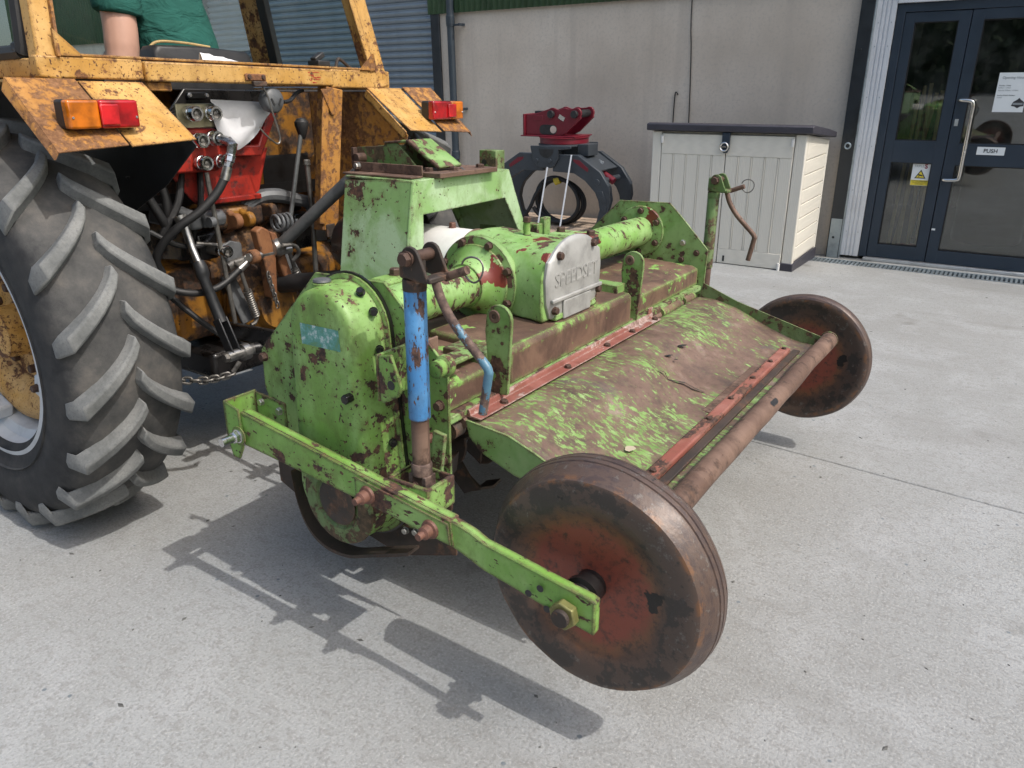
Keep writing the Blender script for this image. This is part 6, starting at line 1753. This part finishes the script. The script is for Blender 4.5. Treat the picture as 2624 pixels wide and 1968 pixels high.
# white rag on the rail and sheet tucked behind the lamp
rg = MB()
rows = []
for i in range(9):
    t = i / 8
    rows.append([(-2.315 + 0.02 * (j / 4 - 0.5) - 0.02, 1.66 + 0.14 * t, 1.4715 + (0.022 * (1 - t) ** 0.7 * math.sin(math.pi * j / 4) + 0.002) * (1 + 0.35 * noise.noise(Vector((t * 7, j, 0))))) for j in range(5)])
rg.rings(rows, closed=False, cap=False)
solo('rag', rg, M['white_sheet'], (-2.33, 1.72, 1.47), 'crumpled white rag lying on the yellow cab rail', 'rag', ang=80)
ws = MB()
rows = []
for i in range(13):
    t = i / 12.0
    zt = 1.352 - 0.010 * t
    tb_ = [1.31, 1.25, 1.205, 1.185, 1.176, 1.180, 1.19, 1.203, 1.218, 1.236, 1.258, 1.285, 1.318]
    zb = tb_[i]
    yb0 = (1.757 + 0.262 * t) * 0.962
    row = []
    for j in range(9):
        u = j / 8
        row.append((-2.352 + 0.02 * math.sin(3.0 * u) + 0.016 * noise.noise(Vector((t * 3, u * 3, 2.0))), yb0 - 0.01 * u, 1.36 - (1.36 - (zt + (zb - zt) * u)) * 0.962))
    rows.append(row)
ws.rings(rows, closed=False, cap=False)
solo('plastic_sheet', ws, M['white_sheet'], (-2.36, 1.82, 1.18), 'white plastic sheet stuffed over the red panel behind the cab', 'plastic sheet', ang=80)

# ================================================================== the driver
dv_ = root('person', (-2.8, 1.88, 1.16), 'person in a green t-shirt seated in the tractor cab, one arm down', 'person')


def ell(c, a, b, n=18, tilt=0.0):
    return [(c[0] + b * math.cos(2 * math.pi * k / n), c[1] + a * math.sin(2 * math.pi * k / n), c[2] + tilt * math.sin(2 * math.pi * k / n)) for k in range(n)]


def blob(o, vox, it=6):
    r = o.modifiers.new('fuse', 'REMESH')
    r.mode = 'VOXEL'
    r.voxel_size = vox
    r.use_smooth_shade = True
    s = o.modifiers.new('soft', 'SMOOTH')
    s.factor = 0.5
    s.iterations = it
    return o


bd = MB()
# head and neck
bd.rings([ell((-2.93, 1.80, z), a, b) for z, a, b in ((1.86, 0.055, 0.058), (1.92, 0.055, 0.06), (1.955, 0.062, 0.078), (1.99, 0.07, 0.092), (2.04, 0.077, 0.1), (2.09, 0.076, 0.1), (2.13, 0.062, 0.085), (2.155, 0.03, 0.04))])
bd.tube([(-3.02, 1.80, 2.045), (-3.045, 1.80, 2.02), (-3.03, 1.80, 2.0)], [0.012, 0.018, 0.012], 8)
for s in (-1, 1):
    bd.obox(Vector((-2.93, 1.80 + s * 0.08, 2.045)), (0.035, 0.018, 0.06), Euler((0, 0, 0)))
# torso core
bd.rings([ell(c, a, b) for c, a, b in (((-2.80, 1.90, 1.17), 0.13, 0.11), ((-2.81, 1.90, 1.35), 0.125, 0.09), ((-2.84, 1.88, 1.55), 0.14, 0.10), ((-2.88, 1.85, 1.74), 0.15, 0.10), ((-2.91, 1.82, 1.84), 0.09, 0.07))])
# arms
bd.tube(spline([(-2.89, 1.70, 1.79), (-2.80, 1.665, 1.72), (-2.765, 1.658, 1.62), (-2.755, 1.645, 1.50), (-2.765, 1.64, 1.45), (-2.85, 1.66, 1.37), (-2.98, 1.70, 1.31), (-3.03, 1.72, 1.30)], 4), [0.06] * 4 + [0.057] * 8 + [0.055] * 4 + [0.05] * 4 + [0.046] * 4 + [0.036] * 4 + [0.03], 14)
bd.tube(spline([(-2.90, 1.99, 1.78), (-2.93, 2.03, 1.68), (-2.98, 2.04, 1.54), (-3.10, 1.99, 1.50), (-3.22, 1.93, 1.52)], 4), [0.058] * 5 + [0.052] * 4 + [0.045] * 4 + [0.036] * 4, 14)
for hx, hy, hz, sg in ((-3.03, 1.72, 1.30, 1), (-3.22, 1.93, 1.52, -1)):
    bd.obox(Vector((hx - 0.045, hy, hz)), (0.09, 0.075, 0.03), Euler((0, 0, 0)))
    for k in range(4):
        yy = hy - 0.03 + k * 0.02
        L = (0.068, 0.078, 0.074, 0.058)[k]
        bd.tube([(hx - 0.085, yy, hz), (hx - 0.085 - L * 0.5, yy, hz - 0.004), (hx - 0.085 - L * 0.85, yy, hz - 0.022), (hx - 0.085 - L, yy, hz - 0.04)], [0.009, 0.0088, 0.008, 0.007], 8)
    bd.tube([(hx - 0.02, hy + sg * 0.035, hz), (hx - 0.05, hy + sg * 0.06, hz - 0.008), (hx - 0.078, hy + sg * 0.062, hz - 0.022)], [0.011, 0.010, 0.008], 8)
blob(part('body', bd, M['skin'], dv_), 0.0075, 4)
sh = MB()
sh.rings([ell(c, a, b) for c, a, b in (((-2.795, 1.905, 1.22), 0.155, 0.125), ((-2.80, 1.905, 1.38), 0.165, 0.125), ((-2.80, 1.905, 1.47), 0.165, 0.125), ((-2.805, 1.895, 1.55), 0.165, 0.128), ((-2.825, 1.875, 1.65), 0.168, 0.13), ((-2.85, 1.86, 1.74), 0.17, 0.125), ((-2.885, 1.84, 1.81), 0.135, 0.10), ((-2.91, 1.82, 1.86), 0.075, 0.07))])
sh.tube(spline([(-2.87, 1.78, 1.79), (-2.83, 1.715, 1.77), (-2.795, 1.672, 1.71), (-2.772, 1.662, 1.645), (-2.770, 1.660, 1.628)], 4), [0.085] * 5 + [0.082] * 4 + [0.08] * 4 + [0.079] * 4, 18)
sh.tube(spline([(-2.88, 1.90, 1.79), (-2.90, 1.99, 1.77), (-2.935, 2.035, 1.68), (-2.955, 2.045, 1.62)], 4), [0.085] * 5 + [0.08] * 4 + [0.078] * 4, 18)
blob(part('t_shirt', sh, M['tshirt'], dv_), 0.011, 5)
lgs = MB()
for s in (-1, 1):
    lgs.tube(spline([(-2.80, 1.90 + s * 0.08, 1.22), (-2.95, 1.90 + s * 0.11, 1.24), (-3.20, 1.90 + s * 0.13, 1.24), (-3.27, 1.90 + s * 0.13, 1.16), (-3.28, 1.90 + s * 0.13, 1.06)], 4), [0.10] * 5 + [0.085] * 4 + [0.07] * 4 + [0.055] * 4, 14)
blob(part('trousers', lgs, M['trousers'], dv_), 0.016, 4)
hr = MB().rings([ell((-2.915, 1.80, z), a, b) for z, a, b in ((1.99, 0.06, 0.07), (2.05, 0.083, 0.098), (2.10, 0.085, 0.102), (2.14, 0.07, 0.09), (2.168, 0.03, 0.04))])
part('hair', hr, M['hair'], dv_)

# ================================================================== unseen hedge of trees, added and thickened to darken the glass reflections
hg = MB()
for i in range(26000):
    t = random.random()
    x = -34 + 62 * t
    h = 7.5 + 2.2 * noise.noise(Vector((x * 0.25, 0, 0))) + 1.2 * noise.noise(Vector((x * 0.9, 5, 0)))
    z = random.random() ** 0.8 * h
    y = -17 + 2.2 * random.uniform(-1, 1) * (1 - 0.5 * z / 7)
    s_ = random.uniform(0.12, 0.3)
    u = Vector((random.uniform(-1, 1), random.uniform(-1, 1), random.uniform(-1, 1))).normalized()
    w = u.orthogonal().normalized()
    k = u.cross(w)
    c = Vector((x, y, z))
    hg.add([c + w * s_, c + k * s_ * 0.6, c - w * s_, c - k * s_ * 0.6], [(0, 1, 2, 3)])
hg.box(-34, 28, -17.6, -16.4, 0.0, 5.2)
solo('hedgerow', hg, plain('hedge_leaves', (0.03, 0.05, 0.018), 0.7, 0, 0.35, 1.2), (0, -17, 0), 'dense green hedgerow out of view across the yard, added to darken the door glass reflections', 'hedgerow', kind='stuff', ang=5)
